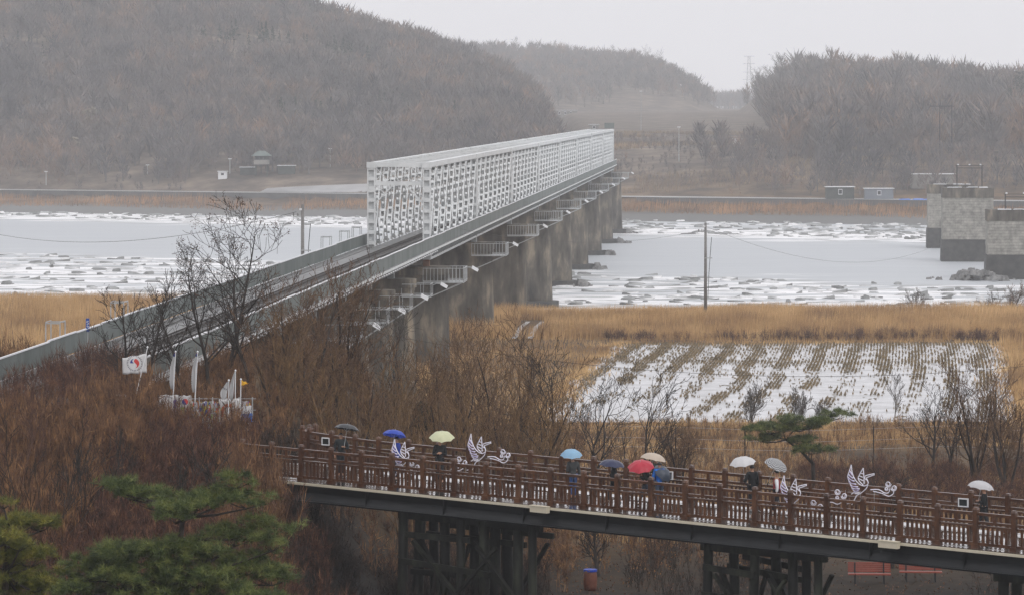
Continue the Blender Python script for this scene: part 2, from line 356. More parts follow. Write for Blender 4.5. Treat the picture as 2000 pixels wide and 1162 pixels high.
def height(X, Y):
    X = np.asarray(X, float); Y = np.asarray(Y, float)
    Ye = np.where(Y > 402, 402 + (Y - 402) / (1 + .42 * sstep(-4, -24, X)), Y) + 6 * vnoise(X, Y, 30, 44) * sstep(430, 470, Y)
    z = np.interp(Ye, PY, PZ)
    land = sstep(500, 450, Ye)
    out = 1 - ((Y > 292) & (Y < 402))
    z = z + out * land * (.30 * vnoise(X, Y, 9, 1) + .12 * vnoise(X, Y, 3, 2))
    # knoll with the railway abutment on the left
    k = sstep(-5.5, -9.8, X + .5 * vnoise(X, Y, 5, 3)) * sstep(252, 205, Y) * sstep(40, 80, Y)
    top = np.interp(Y, [90, 120, 140, 200, 240], [13.6, 14.2, 15.0, 15.4, 12.5]) + .25 * vnoise(X, Y, 4, 4)
    top = np.where(np.abs(X - rail_x(Y)) < 5.0, np.minimum(top, 15.2), top)
    z = np.where(Y < 262, z + k * np.maximum(top - z, 0), z)
    # far side of the river
    d = Y - shore_far(X)
    zf = np.interp(d, [-30, 0, 15, 44, 46, 47, 66], [-1.8, 0, 1.4, 3.0, 3.1, 4.7, 4.8])
    zf = zf + sstep(0, 20, d) * sstep(46, 30, d) * .3 * vnoise(X, Y, 12, 5)
    # low plateau and railway cutting right of the bridge
    b = np.interp(d, [66, 95, 130, 180, 300, 450, 900, 1400], [4.8, 8.0, 13.0, 16.5, 19, 21, 26, 27])
    bm = sstep(10, 30, X)
    zf = np.where(d > 66, zf + bm * np.maximum(b - zf, 0) * sstep(66, 70, d), zf)
    Ys = shore_far(X) + 64
    r1 = np.interp(X, R1[0], R1[1]) + 2.0 * vnoise(X, Y, 30, 6)
    h1 = 4.8 + (r1 - 4.8) * np.sin(np.clip((Y - Ys) / (R1[2] - Ys), 0, 1) * math.pi / 2) ** .9 * sstep(2150, 1640, Y)
    r2 = np.interp(X, R2[0], R2[1]) + 1.5 * vnoise(X, Y, 40, 7)
    h2 = 4.8 + (r2 - 4.8) * sstep(1750, 2680, Y) * sstep(3400, 2750, Y)
    r3 = np.interp(X, R3[0], R3[1]) + 2.2 * vnoise(X, Y, 22, 8) + 3.0 * vnoise(X, Y, 9, 18)
    h3 = 4.8 + (r3 - 4.8) * np.sin(np.clip((Y - Ys - 14) / (R3[2] - Ys - 14), 0, 1) * math.pi / 2) ** 1.1 * sstep(2600, 1850, Y)
    h4 = (26 + 3 * vnoise(X, Y, 90, 9)) * sstep(2900, 3500, Y)
    hills = np.maximum.reduce([h1, h2, h3, h4])
    zf = np.where(d > 66, np.maximum(zf, hills), zf)
    return np.where(Y > 720, zf, np.where(Y > 570, -1.8, z))
def gz(X, Y): return float(height(np.array([X]), np.array([Y]))[0])

xs = np.concatenate([np.linspace(-1500, -320, 26)[:-1], np.arange(-320, -60, 6), np.arange(-60, 70, 2.5), np.arange(70, 300, 6), np.linspace(300, 1500, 26)])
ys = np.concatenate([np.arange(-160, 60, 20), np.arange(60, 300, 2.5), np.arange(300, 600, 5), np.arange(600, 880, 14), np.arange(880, 1180, 4), np.arange(1180, 1900, 10), np.arange(1900, 4001, 40)])
GX, GY = np.meshgrid(xs, ys); GZ = height(GX, GY)
nx, ny = len(xs), len(ys)
idx = (np.arange(ny - 1)[:, None] * nx + np.arange(nx - 1)[None]).ravel()
link('ground', np_mesh('ground', np.stack([GX.ravel(), GY.ravel(), GZ.ravel()], 1), np.stack([idx, idx + 1, idx + nx + 1, idx + nx], 1), MT['ground'], True))
tag(bpy.data.objects['ground'], kind='structure')
rv = MB(); rv.add([(-1480, 455, 0), (1480, 455, 0), (1480, 1090, 0), (-1480, 1090, 0)], [(0, 1, 2, 3)])
tag(rv.build('river', MT['river']), kind='structure')
# flooded paddy
fz = 3.96
pts = [on_z(*q, fz) for q in ((1206, 672), (1290, 669), (1400, 671), (1900, 668), (1958, 672), (1972, 700), (1968, 740), (1985, 790), (1982, 832), (1900, 828), (1760, 834), (1600, 829), (1420, 833), (1200, 836), (1045, 833), (1062, 815), (1072, 790), (1105, 772), (1112, 745), (1148, 728), (1150, 705), (1185, 694), (1190, 680))]
pd = MB(); pd.add([(p.x, p.y, fz) for p in pts], [tuple(range(len(pts) - 1, -1, -1))])
tag(pd.build('paddy_water', MT['paddy']), kind='structure')
PADDY = [(p.x, p.y) for p in pts]
# icy farm track by the rail bridge
tr = MB()
for a, b, w in (((1022, 660), (1040, 630), 2.2), ((1040, 630), (1060, 628), 4)):
    pass
c = [on_z(1022, 662, 4.12), on_z(1034, 640, 4.12), on_z(1048, 629, 4.12)]
for i in range(2):
    a, b = c[i], c[i + 1]
    for off in (-1.0, .75):
        tr.add([(a.x + off - .28, a.y, 4.22), (a.x + off + .28, a.y, 4.22), (b.x + off + .28, b.y, 4.22), (b.x + off - .28, b.y, 4.22)], [(0, 1, 2, 3)])
tag(tr.build('path', MT['path']), kind='structure')
# far roads
def strip(name, pts, w, m, dz=.25):
    s = MB()
    P = []
    for (x, y) in pts: P.append(Vector((x, y, gz(x, y) + dz)))
    for i in range(len(P) - 1):
        d = (P[i + 1] - P[i]); d.z = 0; n = Vector((-d.y, d.x, 0)).normalized() * w / 2
        q4 = [P[i] - n, P[i] + n, P[i + 1] + n, P[i + 1] - n]
        for v_ in q4: v_.z = gz(v_.x, v_.y) + dz
        s.add(q4, [(0, 1, 2, 3)])
    return tag(s.build(name, m), kind='structure')
strip('road', [(x, shore_far(x) + 57) for x in range(-190, 170, 12)], 9, MT['road'])
strip('road', [(x, shore_far(x) + 62 + .30 * (x + 72)) for x in range(-72, -22, 3)], 10, MT['road'], .35)
def bank_wall(x0, x1):
    s = MB()
    xx = np.linspace(x0, x1, 24)
    for a, b in zip(xx[:-1], xx[1:]):
        s.bar((a, shore_far(a) + 46.2, 3.4), (b, shore_far(b) + 46.2, 3.4), .6, 3.4)
    return s
w = bank_wall(-200, 4).build('retaining_wall', MT['concrete_lt'].copy()); tag(w, 'long grey river wall below the big wooded hill at left', 'wall', 'far river walls')
w.data.materials[0] = mat('grey_wall', (.10, .10, .098), (.15, .15, .145), scale=.2, rough=.9)
w2 = bank_wall(34, 170).build('retaining_wall', w.data.materials[0]); tag(w2, 'long grey river wall right of the bridge, by the hut and container', 'wall', 'far river walls')

# ------------------------------------------------------------------ railway bridge
MT['rust'] = mat('rusty_bearing', (.15, .06, .03), (.22, .12, .07), scale=2)
TH = math.atan(.0646)
rb = empty('railway_bridge', (-11.05, 350, 0), -TH)
tag(rb, 'long pale grey steel truss railway bridge on concrete piers crossing the icy river', 'bridge')
SP = 62.0; NP = 8; NS = 8; PL = SP / NP
def bl(x, t, z=0):      # bridge local -> world
    return Vector((-11.05 + x * math.cos(TH) + t * math.sin(TH), 350 - x * math.sin(TH) + t * math.cos(TH), z))
ZB, ZT = 15.0, 24.45
def ladder(L, w=.46, dpt=.34, n=11, bt=.30, fl=.055):
    """laced member along +Z: two flanges joined by batten plates with square holes between"""
    m = MB()
    for s in (-1, 1): m.box((s * dpt / 2 - fl, -w / 2, 0), (s * dpt / 2 + fl, w / 2, L))
    for s in (-1, 1):
        for k in range(n + 1):
            z = (L - bt) * k / n
            m.box((-dpt / 2 + fl, s * w / 2 - .02, z), (dpt / 2 - fl, s * w / 2 + .021, z + bt))
    return m
vert_h = ZT - ZB - 1.1
dl = math.hypot(PL - .5, vert_h)
me_diag = ladder(dl, .30, .42, 11, .32, .05).mesh('diagonal', MT['steel'])
me_diag2 = ladder(dl, .22, .30, 10, .34, .04).mesh('diagonal', MT['steel'])
def end_post_mesh():
    m = MB(); w, d = .66, .60
    h0, h1 = ZB + .55, ZT - .55
    for sx in (-1, 1):
        m.box((sx * w / 2 - .07, -d / 2, h0), (sx * w / 2 + .07, d / 2, h1))
    n = 8; z = h0
    step = (h1 - h0) / n
    for k in range(n + 1):
        zz = h0 + step * k
        hb = .36 if k not in (6,) else .6
        m.box((-w / 2 + .07, -d / 2 - .02, max(h0, zz - hb / 2)), (w / 2 - .07, -d / 2 + .05, min(h1, zz + hb / 2)))
        m.box((-w / 2 + .07, d / 2 - .05, max(h0, zz - hb / 2)), (w / 2 - .07, d / 2 + .02, min(h1, zz + hb / 2)))
    m.box((-w / 2 + .07, -.03, h0), (w / 2 - .07, .03, h1))          # web seen through the holes
    m.box((-w / 2 - .12, -d / 2 - .06, h1), (w / 2 + .12, d / 2 + .06, ZT + .02))   # cap
    m.box((-w / 2 - .09, -d / 2 - .05, ZB - .02), (w / 2 + .09, d / 2 + .05, h0))
    return m.mesh('end_post', MT['steel'])
me_post = end_post_mesh()
def portal_mesh():
    m = MB(); x = 2.34
    for z in (ZT - .25, ZT - 2.05): m.box((-x, -.12, z - .2), (x, .12, z + .2))
    zt, zb = ZT - .45, ZT - 1.85
    n = 4; s = 2 * x / n
    for k in range(n):
        a, b = -x + k * s, -x + (k + 1) * s
        m.bar((a, -.06, zb), (b, -.06, zt), .05, .26, (0, 1, 0)); m.bar((a, .07, zt), (b, .07, zb), .05, .26, (0, 1, 0))
    for sg in (-1, 1):
        m.bar((sg * x, 0, ZT - 4.0), (sg * (x - 1.75), 0, ZT - 2.2), .14, .34, (0, 1, 0))
        m.bar((sg * x, .04, ZT - 2.2), (sg * (x - .95), .04, ZT - 3.1), .06, .22, (0, 1, 0))
    return m.mesh('portal_frame', MT['steel'])
me_portal = portal_mesh()
me_top = MB().box((-.28, 0, -.5), (.28, SP - .16, 0)).mesh('top_chord', MT['steel'])
me_bot = MB().box((-.26, 0, 0), (.26, SP - .16, .62)).box((-.36, 0, -.05), (.36, SP - .16, 0)).mesh('bottom_chord', MT['steel'])
m = MB()
for k in range(1, NP):
    m.box((-2.45, k * PL - .16, ZT - .42), (2.45, k * PL + .16, ZT - .1))
me_cross = m.mesh('cross_strut', MT['steel'])
me_strut = MB().box((-2.44, -.16, ZT - .42), (2.44, .16, ZT - .28)).mesh('cross_strut', MT['steel'])
m = MB()
for k in range(NP):
    for s in (-1, 1):
        m.bar((-2.45 * s, k * PL + .3, ZT - .2 + .01 * s), (2.45 * s, (k + 1) * PL - .3, ZT - .2 + .01 * s), .12, .06)
me_lat = m.mesh('lateral_bracing', MT['steel'])
m = MB()
for k in range(NP + 1):
    t = min(max(k * PL, .3), SP - .46)
    m.box((-2.48, t - .15, ZB + .05), (2.48, t + .15, ZB + .75))
for x in (-.75, .75): m.box((x - .12, .2, ZB + .76), (x + .12, SP - .4, ZB + 1.12))
me_floor = m.mesh('floor_beams', MT['steel_dark'])
def rot_diag(sg):  # +Z member leaned along +/-Y
    return -sg * math.atan2(PL - .5, vert_h)
ZJ = ZB + .58
for k in range(NS):
    sp = empty('truss_span', (0, k * SP + .08, 0)); sp.parent = rb
    for s in (-1, 1):
        x = s * 2.72
        link('top_chord', me_top, sp, (x, 0, ZT)); link('bottom_chord', me_bot, sp, (x, 0, ZB))
        link('end_post', me_post, sp, (x, .3, 0)); link('end_post', me_post, sp, (x, SP - .46, 0))
        if k < 3:
            for j in range(NP):
                y0 = j * PL + .25 + (.25 if j == 0 else 0); y1 = (j + 1) * PL - .25 - (.3 if j == NP - 1 else 0)
                link('diagonal', me_diag, sp, (x, y0, ZJ), (rot_diag(1), 0, 0))
                link('diagonal', me_diag2, sp, (x, y1, ZJ), (rot_diag(-1), 0, 0))
        else:
            side = MB()
            def addm(me, T):
                side.add([T @ v.co for v in me.vertices], [tuple(p.vertices) for p in me.polygons])
            for j in range(NP):
                addm(me_diag, Matrix.Translation((x, j * PL + .3, ZJ)) @ Matrix.Rotation(rot_diag(1), 4, 'X'))
                addm(me_diag2, Matrix.Translation((x, (j + 1) * PL - .3, ZJ)) @ Matrix.Rotation(rot_diag(-1), 4, 'X'))
            side.build('truss_web', MT['steel'], sp)['kind'] = 'stuff'
    link('portal_frame', me_portal, sp, (0, .3, 0)); link('portal_frame', me_portal, sp, (0, SP - .46, 0))
    for j in range(1, NP): link('cross_strut', me_strut, sp, (0, j * PL, 0))
    link('lateral_bracing', me_lat, sp); link('floor_beams', me_floor, sp)
TE = NS * SP
T0 = -262.0
# deck, sleepers, rails, guard rails
dk = MB()
for s in (-1, 1):
    dk.box((s * 1.75 - .62, T0, 16.18), (s * 1.75 + .62, TE + 30, 16.24))
    dk.box((s * 3.05 - .32 + (.12 if s < 0 else -.12) , T0, 16.12), (s * 3.05 + .32 + (.12 if s < 0 else -.12), -.2, 16.2))
dk.build('deck', MT['deck'], rb)
dk = MB(); dk.box((-1.1, T0, 16.02), (1.1, TE + 30, 16.06)); dk.build('track_bed', mat('dark_track_bed', (.04, .038, .036), (.16, .16, .16), scale=1.5, rough=.5, lo=.42, hi=.75), rb)
for s in (-1, 1):
    MB().box((s * 3.38 - .34, T0, 16.10), (s * 3.38 + .34, TE, 16.17)).build('walkway', MT['deck'], rb)
tie = MB()
t = T0
while t < 160:
    tie.box((-1.25, t, 16.06), (1.25, t + .24, 16.22)); t += .62
tag(tie.build('sleepers', mat('dark_sleeper', (.045, .04, .036), (.10, .095, .09), scale=1, rough=.6), rb), kind='stuff')
for x in (-.75, .75):
    MB().box((x - .045, T0, 16.222), (x + .045, TE + 60, 16.40)).build('rail', MT['rail'], rb)
    x2 = x * .62
    MB().box((x2 - .035, T0, 16.222), (x2 + .035, TE + 20, 16.36)).build('guard_rail', MT['rail'], rb)
# corrugated side screens with pale top rail, 8 m panels
def panel_mesh(L=7.96):
    m = MB(); n = 52; v = []; f = []
    for i in range(n + 1):
        y = L * i / n; x = .035 if i % 2 else -.035
        v += [(x, y, 16.25), (x, y, 17.32)]
    for i in range(n): f.append((2*i, 2*i+2, 2*i+3, 2*i+1))
    m.add(v, f)
    for y in (.0, L / 2, L - .06): m.box((-.06, y, 16.1), (-.036, y + .06, 17.3))
    return m.mesh('screen_panel', MT['fence'])
me_panel = panel_mesh()
me_rail = MB().box((-.055, 0, 17.325), (.055, 7.99, 17.40)).mesh('top_rail', MT['snow'])
rng = random.Random(5)
for s in (-1, 1):
    t = T0
    while t < TE - 1:
        if (s > 0 and t > -177) or (s < 0 and t < 10):
            p = link('screen_panel', me_panel, rb, (s * 3.66 + rng.uniform(-.02, .02), t, rng.uniform(-.03, .03)))
            link('top_rail', me_rail, p, (0, 0, 0))
        t += 8.0
# brackets and edge beam under the right walkway; plate girders of the approach spans
br = MB()
t = T0 + 1
while t < TE:
    br.box((2.95 if t > 0 else 1.5, t - .07, 15.75), (3.70, t + .07, 16.09))
    if t > 0: br.bar((3.05, t, 15.2), (3.62, t, 15.8), .1, .12)
    t += 2.0
br.build('walkway_brackets', MT['steel_dark'], rb)['kind'] = 'stuff'
for s in (-1, 1):
    e = MB().box((s * 3.76 - .04, T0, 15.98), (s * 3.76 + .04, TE, 16.16)).build('edge_beam', MT['steel'], rb)
ep = MB()
t = T0
while t < -1:                       # snow-capped kerb blocks of the approach walkway
    ep.box((3.82, t, 15.82), (3.9, t + .8, 15.92)); t += 1.9
ep.build('kerb_blocks', MT['snow'], rb)['kind'] = 'stuff'
gp = [-23, -43, -63, -83, -103]
ends = [T0] + sorted(gp) + [0]
for a, b in zip(ends[:-1], ends[1:]):
    g = MB()
    for x in (-1.5, 1.5):
        g.box((x - .03, a + .12, 14.75), (x + .03, b - .12, 16.0)); g.box((x - .22, a + .12, 14.7), (x + .22, b - .12, 14.75)); g.box((x - .22, a + .12, 15.93), (x + .22, b - .12, 16.01))
        tt = a + 1
        while tt < b - .5:
            g.box((x - .2, tt - .02, 14.76), (x + .2, tt + .02, 15.92)); tt += 2
    g.build('plate_girder', MT['steel_dark'], rb)
def stadium(hx, hy, n=10):
    r = hy; p = []
    for k in range(n + 1):
        a = -math.pi / 2 + math.pi * k / n; p.append((hx - r + r * math.cos(a), r * math.sin(a)))
    for k in range(n + 1):
        a = math.pi / 2 + math.pi * k / n; p.append((-hx + r + r * math.cos(a), r * math.sin(a)))
    return p
def pier_mesh(hx, hy, z0, z1, batter, cap=True):
    m = MB(); rngp = random.Random(int(hx * 100 + z0))
    L = 9; poly = stadium(hx, hy); n = len(poly); v = []; f = []
    for i in range(L + 1):
        z = z0 + (z1 - z0) * i / L; sc_ = 1 + batter * (1 - i / L)
        v += [(x * sc_, y * sc_, z) for x, y in poly]
    for i in range(L):
        for k in range(n): f.append((i*n+k, i*n+(k+1) % n, (i+1)*n+(k+1) % n, (i+1)*n+k))
    f += [tuple(range(L*n, L*n+n))]
    m.add(v, f)
    if cap:
        m.prism([(x * 1.07, y * 1.16) for x, y in poly], z1 - .75, z1 + .05); m.prism([(x * 1.03, y * 1.07) for x, y in poly], z1 - 1.05, z1 - .752)
    return m.mesh('pier', MT['concrete'], False)
me_pier = pier_mesh(4.75, 1.6, -1.7, 14.3, .10)
me_pier_s = pier_mesh(3.6, 1.25, 1.0, 14.2, .08)
me_foot = MB().prism([(x * 1.28, y * 1.45) for x, y in stadium(4.75, 1.9)], -1.75, .95).mesh('footing', MT['stone_dark'])
def platform_mesh(x0, x1, hy, z, hr=1.35, pitch=.34):
    m = MB()
    m.box((x0, -hy, z - .08), (x1, hy, z)); 
    for (a, b) in (((x0, -hy), (x1, -hy)), ((x1, -hy), (x1, hy)), ((x1, hy), (x0, hy))):
        for zz in (z + .12, z + hr): m.bar((*a, zz), (*b, zz), .06, .06)
        n = int(math.hypot(b[0]-a[0], b[1]-a[1]) / pitch)
        for i in range(n + 1):
            x = a[0] + (b[0]-a[0]) * i / n; y = a[1] + (b[1]-a[1]) * i / n
            m.box((x - .022, y - .022, z), (x + .022, y + .022, z + hr))
    for y in (-hy + .2, hy - .2): m.bar((x0 + .2, y, z - 1.6), (x1 - .2, y, z - .1), .1, .1)
    return m.mesh('inspection_platform', MT['galv'])
me_plat = platform_mesh(2.6, 6.5, 2.5, 12.9)
me_plat_s = platform_mesh(2.6, 5.2, 1.4, 12.7, 1.1, .85)
def lamp_meshes():
    a = MB().tube([(0, 0, 0), (.35, 0, .15), (.75, 0, .12)], .05, 6).mesh('lamp_arm', MT['galv'])
    h = MB(); P = [(-.17, -.2), (.17, -.2), (.17, .2), (-.17, .2)]
    h.add([(.70, -.20, .02), (1.28, -.24, -.30), (1.28, .24, -.30), (.70, .20, .02), (.78, -.13, .30), (1.38, -.16, -.05), (1.38, .16, -.05), (.78, .13, .30)],
          [(3,2,1,0),(4,5,6,7),(0,1,5,4),(1,2,6,5),(2,3,7,6),(3,0,4,7)])
    return a, h.mesh('lamp_head', MT['white'])
me_arm, me_head = lamp_meshes()
def pier(t, me, plat, xo, zo, foot=False):
    p = link('pier', me, rb, (0, t, 0))
    if foot: link('footing', me_foot, p)
    q = link('inspection_platform', plat, rb, (0, t, 0))
    for s in (-1,):
        f = link('floodlight', me_arm, rb, (xo, t + s * .9, zo)); link('lamp_head', me_head, f)
    xb, zb2 = (2.7, ZB - .06) if t >= 0 else (1.5, 14.69)
    for s in (-1, 1): MB().box((s * xb - .3, t - .5, 14.2), (s * xb + .3, t + .5, zb2)).build('bearing', MT['rust'] if t == 0 else MT['steel_dark'], rb)
for k in range(NS + 1): pier(k * SP, me_pier, me_plat, 6.5, 14.15, foot=k > 2)
for t in gp: pier(t, me_pier_s, me_plat_s, 5.4, 13.7)
# frames standing outside the left screen
for px, py in ((102, 668), (225, 626), (632, 492), (668, 478), (692, 462)):
    tq = None
    for t in np.arange(-185, 5, .5):
        w_ = bl(-4.7, t); 
        if abs(1000 + F * w_.x / w_.y - px) < 4: tq = t
    if tq is None: continue
    m = MB()
    for y in (0, 1.5):
        for x in (-5.1, -4.3): m.box((x - .03, tq + y - .03, 16.0), (x + .03, tq + y + .03, 17.95))
        m.box((-5.1, tq + y - .03, 17.9), (-4.3, tq + y + .03, 17.97)); m.box((-5.1, tq + y - .02, 16.0), (-3.7, tq + y + .02, 16.08))
    for x in (-5.1, -4.3): m.box((x - .03, tq, 17.975), (x + .03, tq + 1.5, 18.02))
    m.build('refuge_frame', MT['galv'], rb)
# kilometre plate on the left screen
c0 = None
for t in np.arange(-185, -60, .25):
    w_ = bl(-3.58, t)
    if c0 is None and 1000 + F * w_.x / w_.y > 171: c0 = (t, w_)
ks = empty('kilometre_sign', (c0[1].x, c0[1].y, 16.9)); tag(ks, 'narrow blue kilometre plate with white number 53 on the left screen', 'sign')
MB().box((-.10, -.02, .30), (.10, .02, 1.05)).build('plate', mat('sign_blue', (.010, .06, .30), rough=.35), ks)
MB().box((-.025, .021, -.3), (.025, .06, 1.08)).build('post', MT['galv'], ks)
D5 = [(.055, .2), (-.045, .2), (-.05, .11), (.01, .125), (.05, .08), (.045, .03), (0, .0), (-.05, .02)]
D3 = [(-.05, .19), (.0, .205), (.048, .17), (.03, .12), (-.005, .108), (.04, .095), (.052, .045), (.02, .005), (-.05, .015)]
for i, dg in enumerate((D5, D3)):
    MB().tube([(x, -.026, .70 - .27 * i + z) for x, z in dg], .017, 5).build('digit', MT['white'], ks)

# ------------------------------------------------------------------ old bridge piers on the right
rngs = np.random.default_rng(11)
def old_pier(cx, cy, hx, hy, ztop, label, bands, frame=None):
    e = empty('stone_pier', (cx, cy, 0), -TH); tag(e, label, 'bridge pier', 'ruined piers of the old bridge')
    def tierbox(nm, sx, sy, z0, z1, m, bat=0.0):
        MB().prism([(-sx, -sy), (sx, -sy), (sx, sy), (-sx, sy)], z0, z1, 1 - bat).build(nm, m, e)
    tierbox('base', hx * 1.06, hy * 1.1, -1.7, 4.2, MT['stone_dark'], .02)
    tierbox('core', hx * .96, hy * .94, 4.2, ztop - 1.9, MT['stone_dark'])
    # masonry courses on the two faces that show, as real blocks with recessed joints
    bk = MB(); z = 4.25; row = 0; h = .52
    while z < ztop - 1.95:
        for face in (0, 1, 2):
            half = hx if face == 0 else hy
            x = -half - (row % 2) * .55
            while x < half:
                L = float(rngs.uniform(.9, 1.25)); a, b = max(x, -half), min(x + L, half)
                pr = float(rngs.uniform(0, .05))
                if b - a > .12:
                    if face == 0: bk.box((a + .015, -hy - pr, z), (b - .015, -hy * .93, min(z + h - .03, ztop - 1.95)))
                    elif face == 1: bk.box((-hx - pr, a + .015, z), (-hx * .95, b - .015, min(z + h - .03, ztop - 1.95)))
                    else: bk.box((hx * .95, a + .015, z), (hx + pr, b - .015, min(z + h - .03, ztop - 1.95)))
                x += L
        z += h; row += 1
    tag(bk.build('masonry_blocks', MT['stone'], e), kind='stuff')
    cp = MB().box((-hx * 1.02, -hy * 1.05, ztop - 1.94), (hx * 1.02, hy * 1.05, ztop)).build('cap', MT['concrete'], e)
    s = MB()
    for k in range(9):
        a = float(rngs.uniform(-hx, hx * .7)); s.box((a, -hy * 1.05, ztop + .001), (a + float(rngs.uniform(.5, 2)), -hy * 1.05 + float(rngs.uniform(.5, 1.6)), ztop + .10 + .01 * k))
    tag(s.build('snow_patch', MT['snow'], e), kind='stuff')
    if frame:
        a, b, hf = frame; f = MB()
        for x in (a, b):
            f.box((x - .09, -.6, ztop + .002), (x + .09, -.42, ztop + hf)); f.box((x - .05, .42, ztop + .002), (x + .05, .5, ztop + hf))
        f.box((a, -.56, ztop + hf - .5), (b, -.46, ztop + hf - .38)); f.box((a - .3, -.56, ztop + hf), (b + .3, -.46, ztop + hf + .1))
        f.build('lamp_frame', MT['wire'], e)
        for x in (a + .2, (a + b) / 2, b - .3): MB().box((x - .15, -.8, ztop + hf + .1), (x + .15, -.4, ztop + hf + .34)).build('lamp', MT['white'], e)
    return e
old_pier(87.9, 692, 4.85, 2.2, 14.2, 'tall square ruined stone pier with dark wet base, middle of the three at right', 3, (-2.0, 2.8, 4.2))
old_pier(92.6, 757, 4.8, 2.2, 13.4, 'farthest ruined stone pier, half hidden behind the other two', 3)
old_pier(88.5, 622, 6.1, 2.4, 12.0, 'nearest ruined stone pier, cut off by the right picture edge', 3, (-2.9, 3.5, 2.6))
rk = MB(); rr = random.Random(3)
def rubble(name, cx, cy, sx, sy, n, zmax, label):
    V = []; m = MB()
    for i in range(n):
        x = rr.gauss(0, sx); y = rr.gauss(0, sy); s = rr.uniform(.3, 1.1)
        z = max(0, zmax * (1 - abs(x) / (2.2 * sx))) * rr.random()
        pts = [(x + s * rr.uniform(.6, 1.1) * math.cos(a + rr.uniform(-.2, .2)), y + s * rr.uniform(.6, 1.1) * math.sin(a)) for a in [k * math.pi / 3 for k in range(6)]]
        n0 = len(m.v); m.v += [(p[0], p[1], z - .3) for p in pts] + [(x + (p[0] - x) * .6, y + (p[1] - y) * .6, z + s * rr.uniform(.3, .7)) for p in pts]
        m.f += [tuple(n0 + 6 + k for k in range(6))] + [(n0 + k, n0 + (k + 1) % 6, n0 + 6 + (k + 1) % 6, n0 + 6 + k) for k in range(6)]
    o = m.build(name, MT['rubble'], None, loc=(cx, cy, 0)); tag(o, label, 'rubble', None, 'stuff')
rubble('rubble', 80.0, 618, 2.6, 2.2, 90, 1.8, 'heap of dark rubble in the ice at the foot of the nearest old pier')
for k in range(4, 9):
    w_ = bl(6.6, k * SP); rubble('rubble', w_.x, w_.y, .8, 1.2, 14, .7, 'broken rocks at the foot of a far bridge pier')

# ------------------------------------------------------------------ timber footbridge
P0 = Vector(((531 - 1000) / F * 140, 140, CZ - 725 / F * 140)); YR = 140 / 1.149
P1 = Vector(((1981 - 1000) / F * YR, YR, CZ - 870 / F * YR))
FL = math.hypot(P1.x - P0.x, P1.y - P0.y); BAY = FL / 22; SL = (P1.z - P0.z) / FL
FA = math.atan2(P1.y - P0.y, P1.x - P0.x); WD = 4.37
fb = empty('footbridge', P0, FA); tag(fb, 'red brown timber footbridge with post railings on a dark girder', 'bridge')
def fw(s, w, h=0.0):   # footbridge local -> world
    return Vector((P0.x + s * math.cos(FA) - w * math.sin(FA), P0.y + s * math.sin(FA) + w * math.cos(FA), P0.z + SL * s + h))
def s_of_px(px, w):
    lo, hi = -3.0, 40.0
    for _ in range(50):
        mid = (lo + hi) / 2; p = fw(mid, w)
        if 1000 + F * p.x / p.y < px: lo = mid
        else: hi = mid
    return (lo + hi) / 2
S0, S1 = -2 * BAY, 25 * BAY
def bevel_post(w, h):
    m = MB(); a = w / 2
    m.box((-a, -a, 0), (a, a, h - .14)); m.box((-a * .86, -a * .86, h - .14), (a * .86, a * .86, h - .09))
    m.prism([(-a*1.1, -a*1.1), (a*1.1, -a*1.1), (a*1.1, a*1.1), (-a*1.1, a*1.1)], h - .09, h, .72)
    m.box((-a * 1.5, -a * 1.5, 0), (a * 1.5, a * 1.5, .15))
    return m.mesh('post', MT['timber'])
me_post_f = bevel_post(.165, 1.40)
def sloped(L, wy, hz):
    m = MB(); a = wy / 2
    m.add([(0, -a, -hz), (L, -a, -hz + SL * L), (L, a, -hz + SL * L), (0, a, -hz), (0, -a, 0), (L, -a, SL * L), (L, a, SL * L), (0, a, 0)],
          [(3,2,1,0),(4,5,6,7),(0,1,5,4),(1,2,6,5),(2,3,7,6),(3,0,4,7)])
    return m
LR = BAY - .19
me_r = {h: sloped(LR, w_, t_).mesh('rail', MT['timber']) for h, w_, t_ in (('top', .13, .10), ('mid', .10, .09), ('sub', .07, .06), ('bot', .10, .10))}
me_bal = MB().box((-.042, -.028, 0), (.042, .028, .55)).mesh('baluster', MT['timber'])
me_stud = MB().box((-.055, -.05, 0), (.055, .05, .21)).mesh('stud', MT['timber'])
def railing(name, pts, wfun, par, bays):
    r = empty(name); r.parent = par
    for i in range(len(bays)):
        s, w_ = bays[i]
        link('post', me_post_f, r, (s, w_, SL * s))
        if i == len(bays) - 1: break
        s2, w2 = bays[i + 1]; d = math.hypot(s2 - s, w2 - w_); a = math.atan2(w2 - w_, s2 - s); kx = (d - .19) / LR
        def pos(u): return (s + (s2 - s) * u, w_ + (w2 - w_) * u)
        u0 = .095 / d
        for nm, hgt in (('top', 1.23), ('mid', .93), ('sub', .79), ('bot', .20)):
            x, y = pos(u0); link('rail', me_r[nm], r, (x, y, SL * x + hgt), (0, 0, a), (kx, 1, 1))
        nb = 6
        for k in range(nb):
            u = (k + 1) / (nb + 1); u = u0 * 1.2 + u * (1 - 2.4 * u0); x, y = pos(u)
            link('baluster', me_bal, r, (x, y, SL * x + .19), (0, 0, a))
        x, y = pos(.5); link('stud', me_stud, r, (x, y, SL * x + .93), (0, 0, a))
    return r
railing('front_railing', None, None, fb, [(k * BAY, 0) for k in range(-1, 25)])
# back railing, flaring away at its left end
sb = s_of_px(740, WD)
back = []
for px, wq in ((480, WD + 2.3), (517, WD + 1.9), (561, WD + 1.45), (604, WD + 1.0), (648, WD + .6), (694, WD + .25)):
    back.append((s_of_px(px, wq), wq))
k = 0
while sb + k * BAY < 25 * BAY: back.append((sb + k * BAY, WD)); k += 1
railing('back_railing', None, None, fb, back)
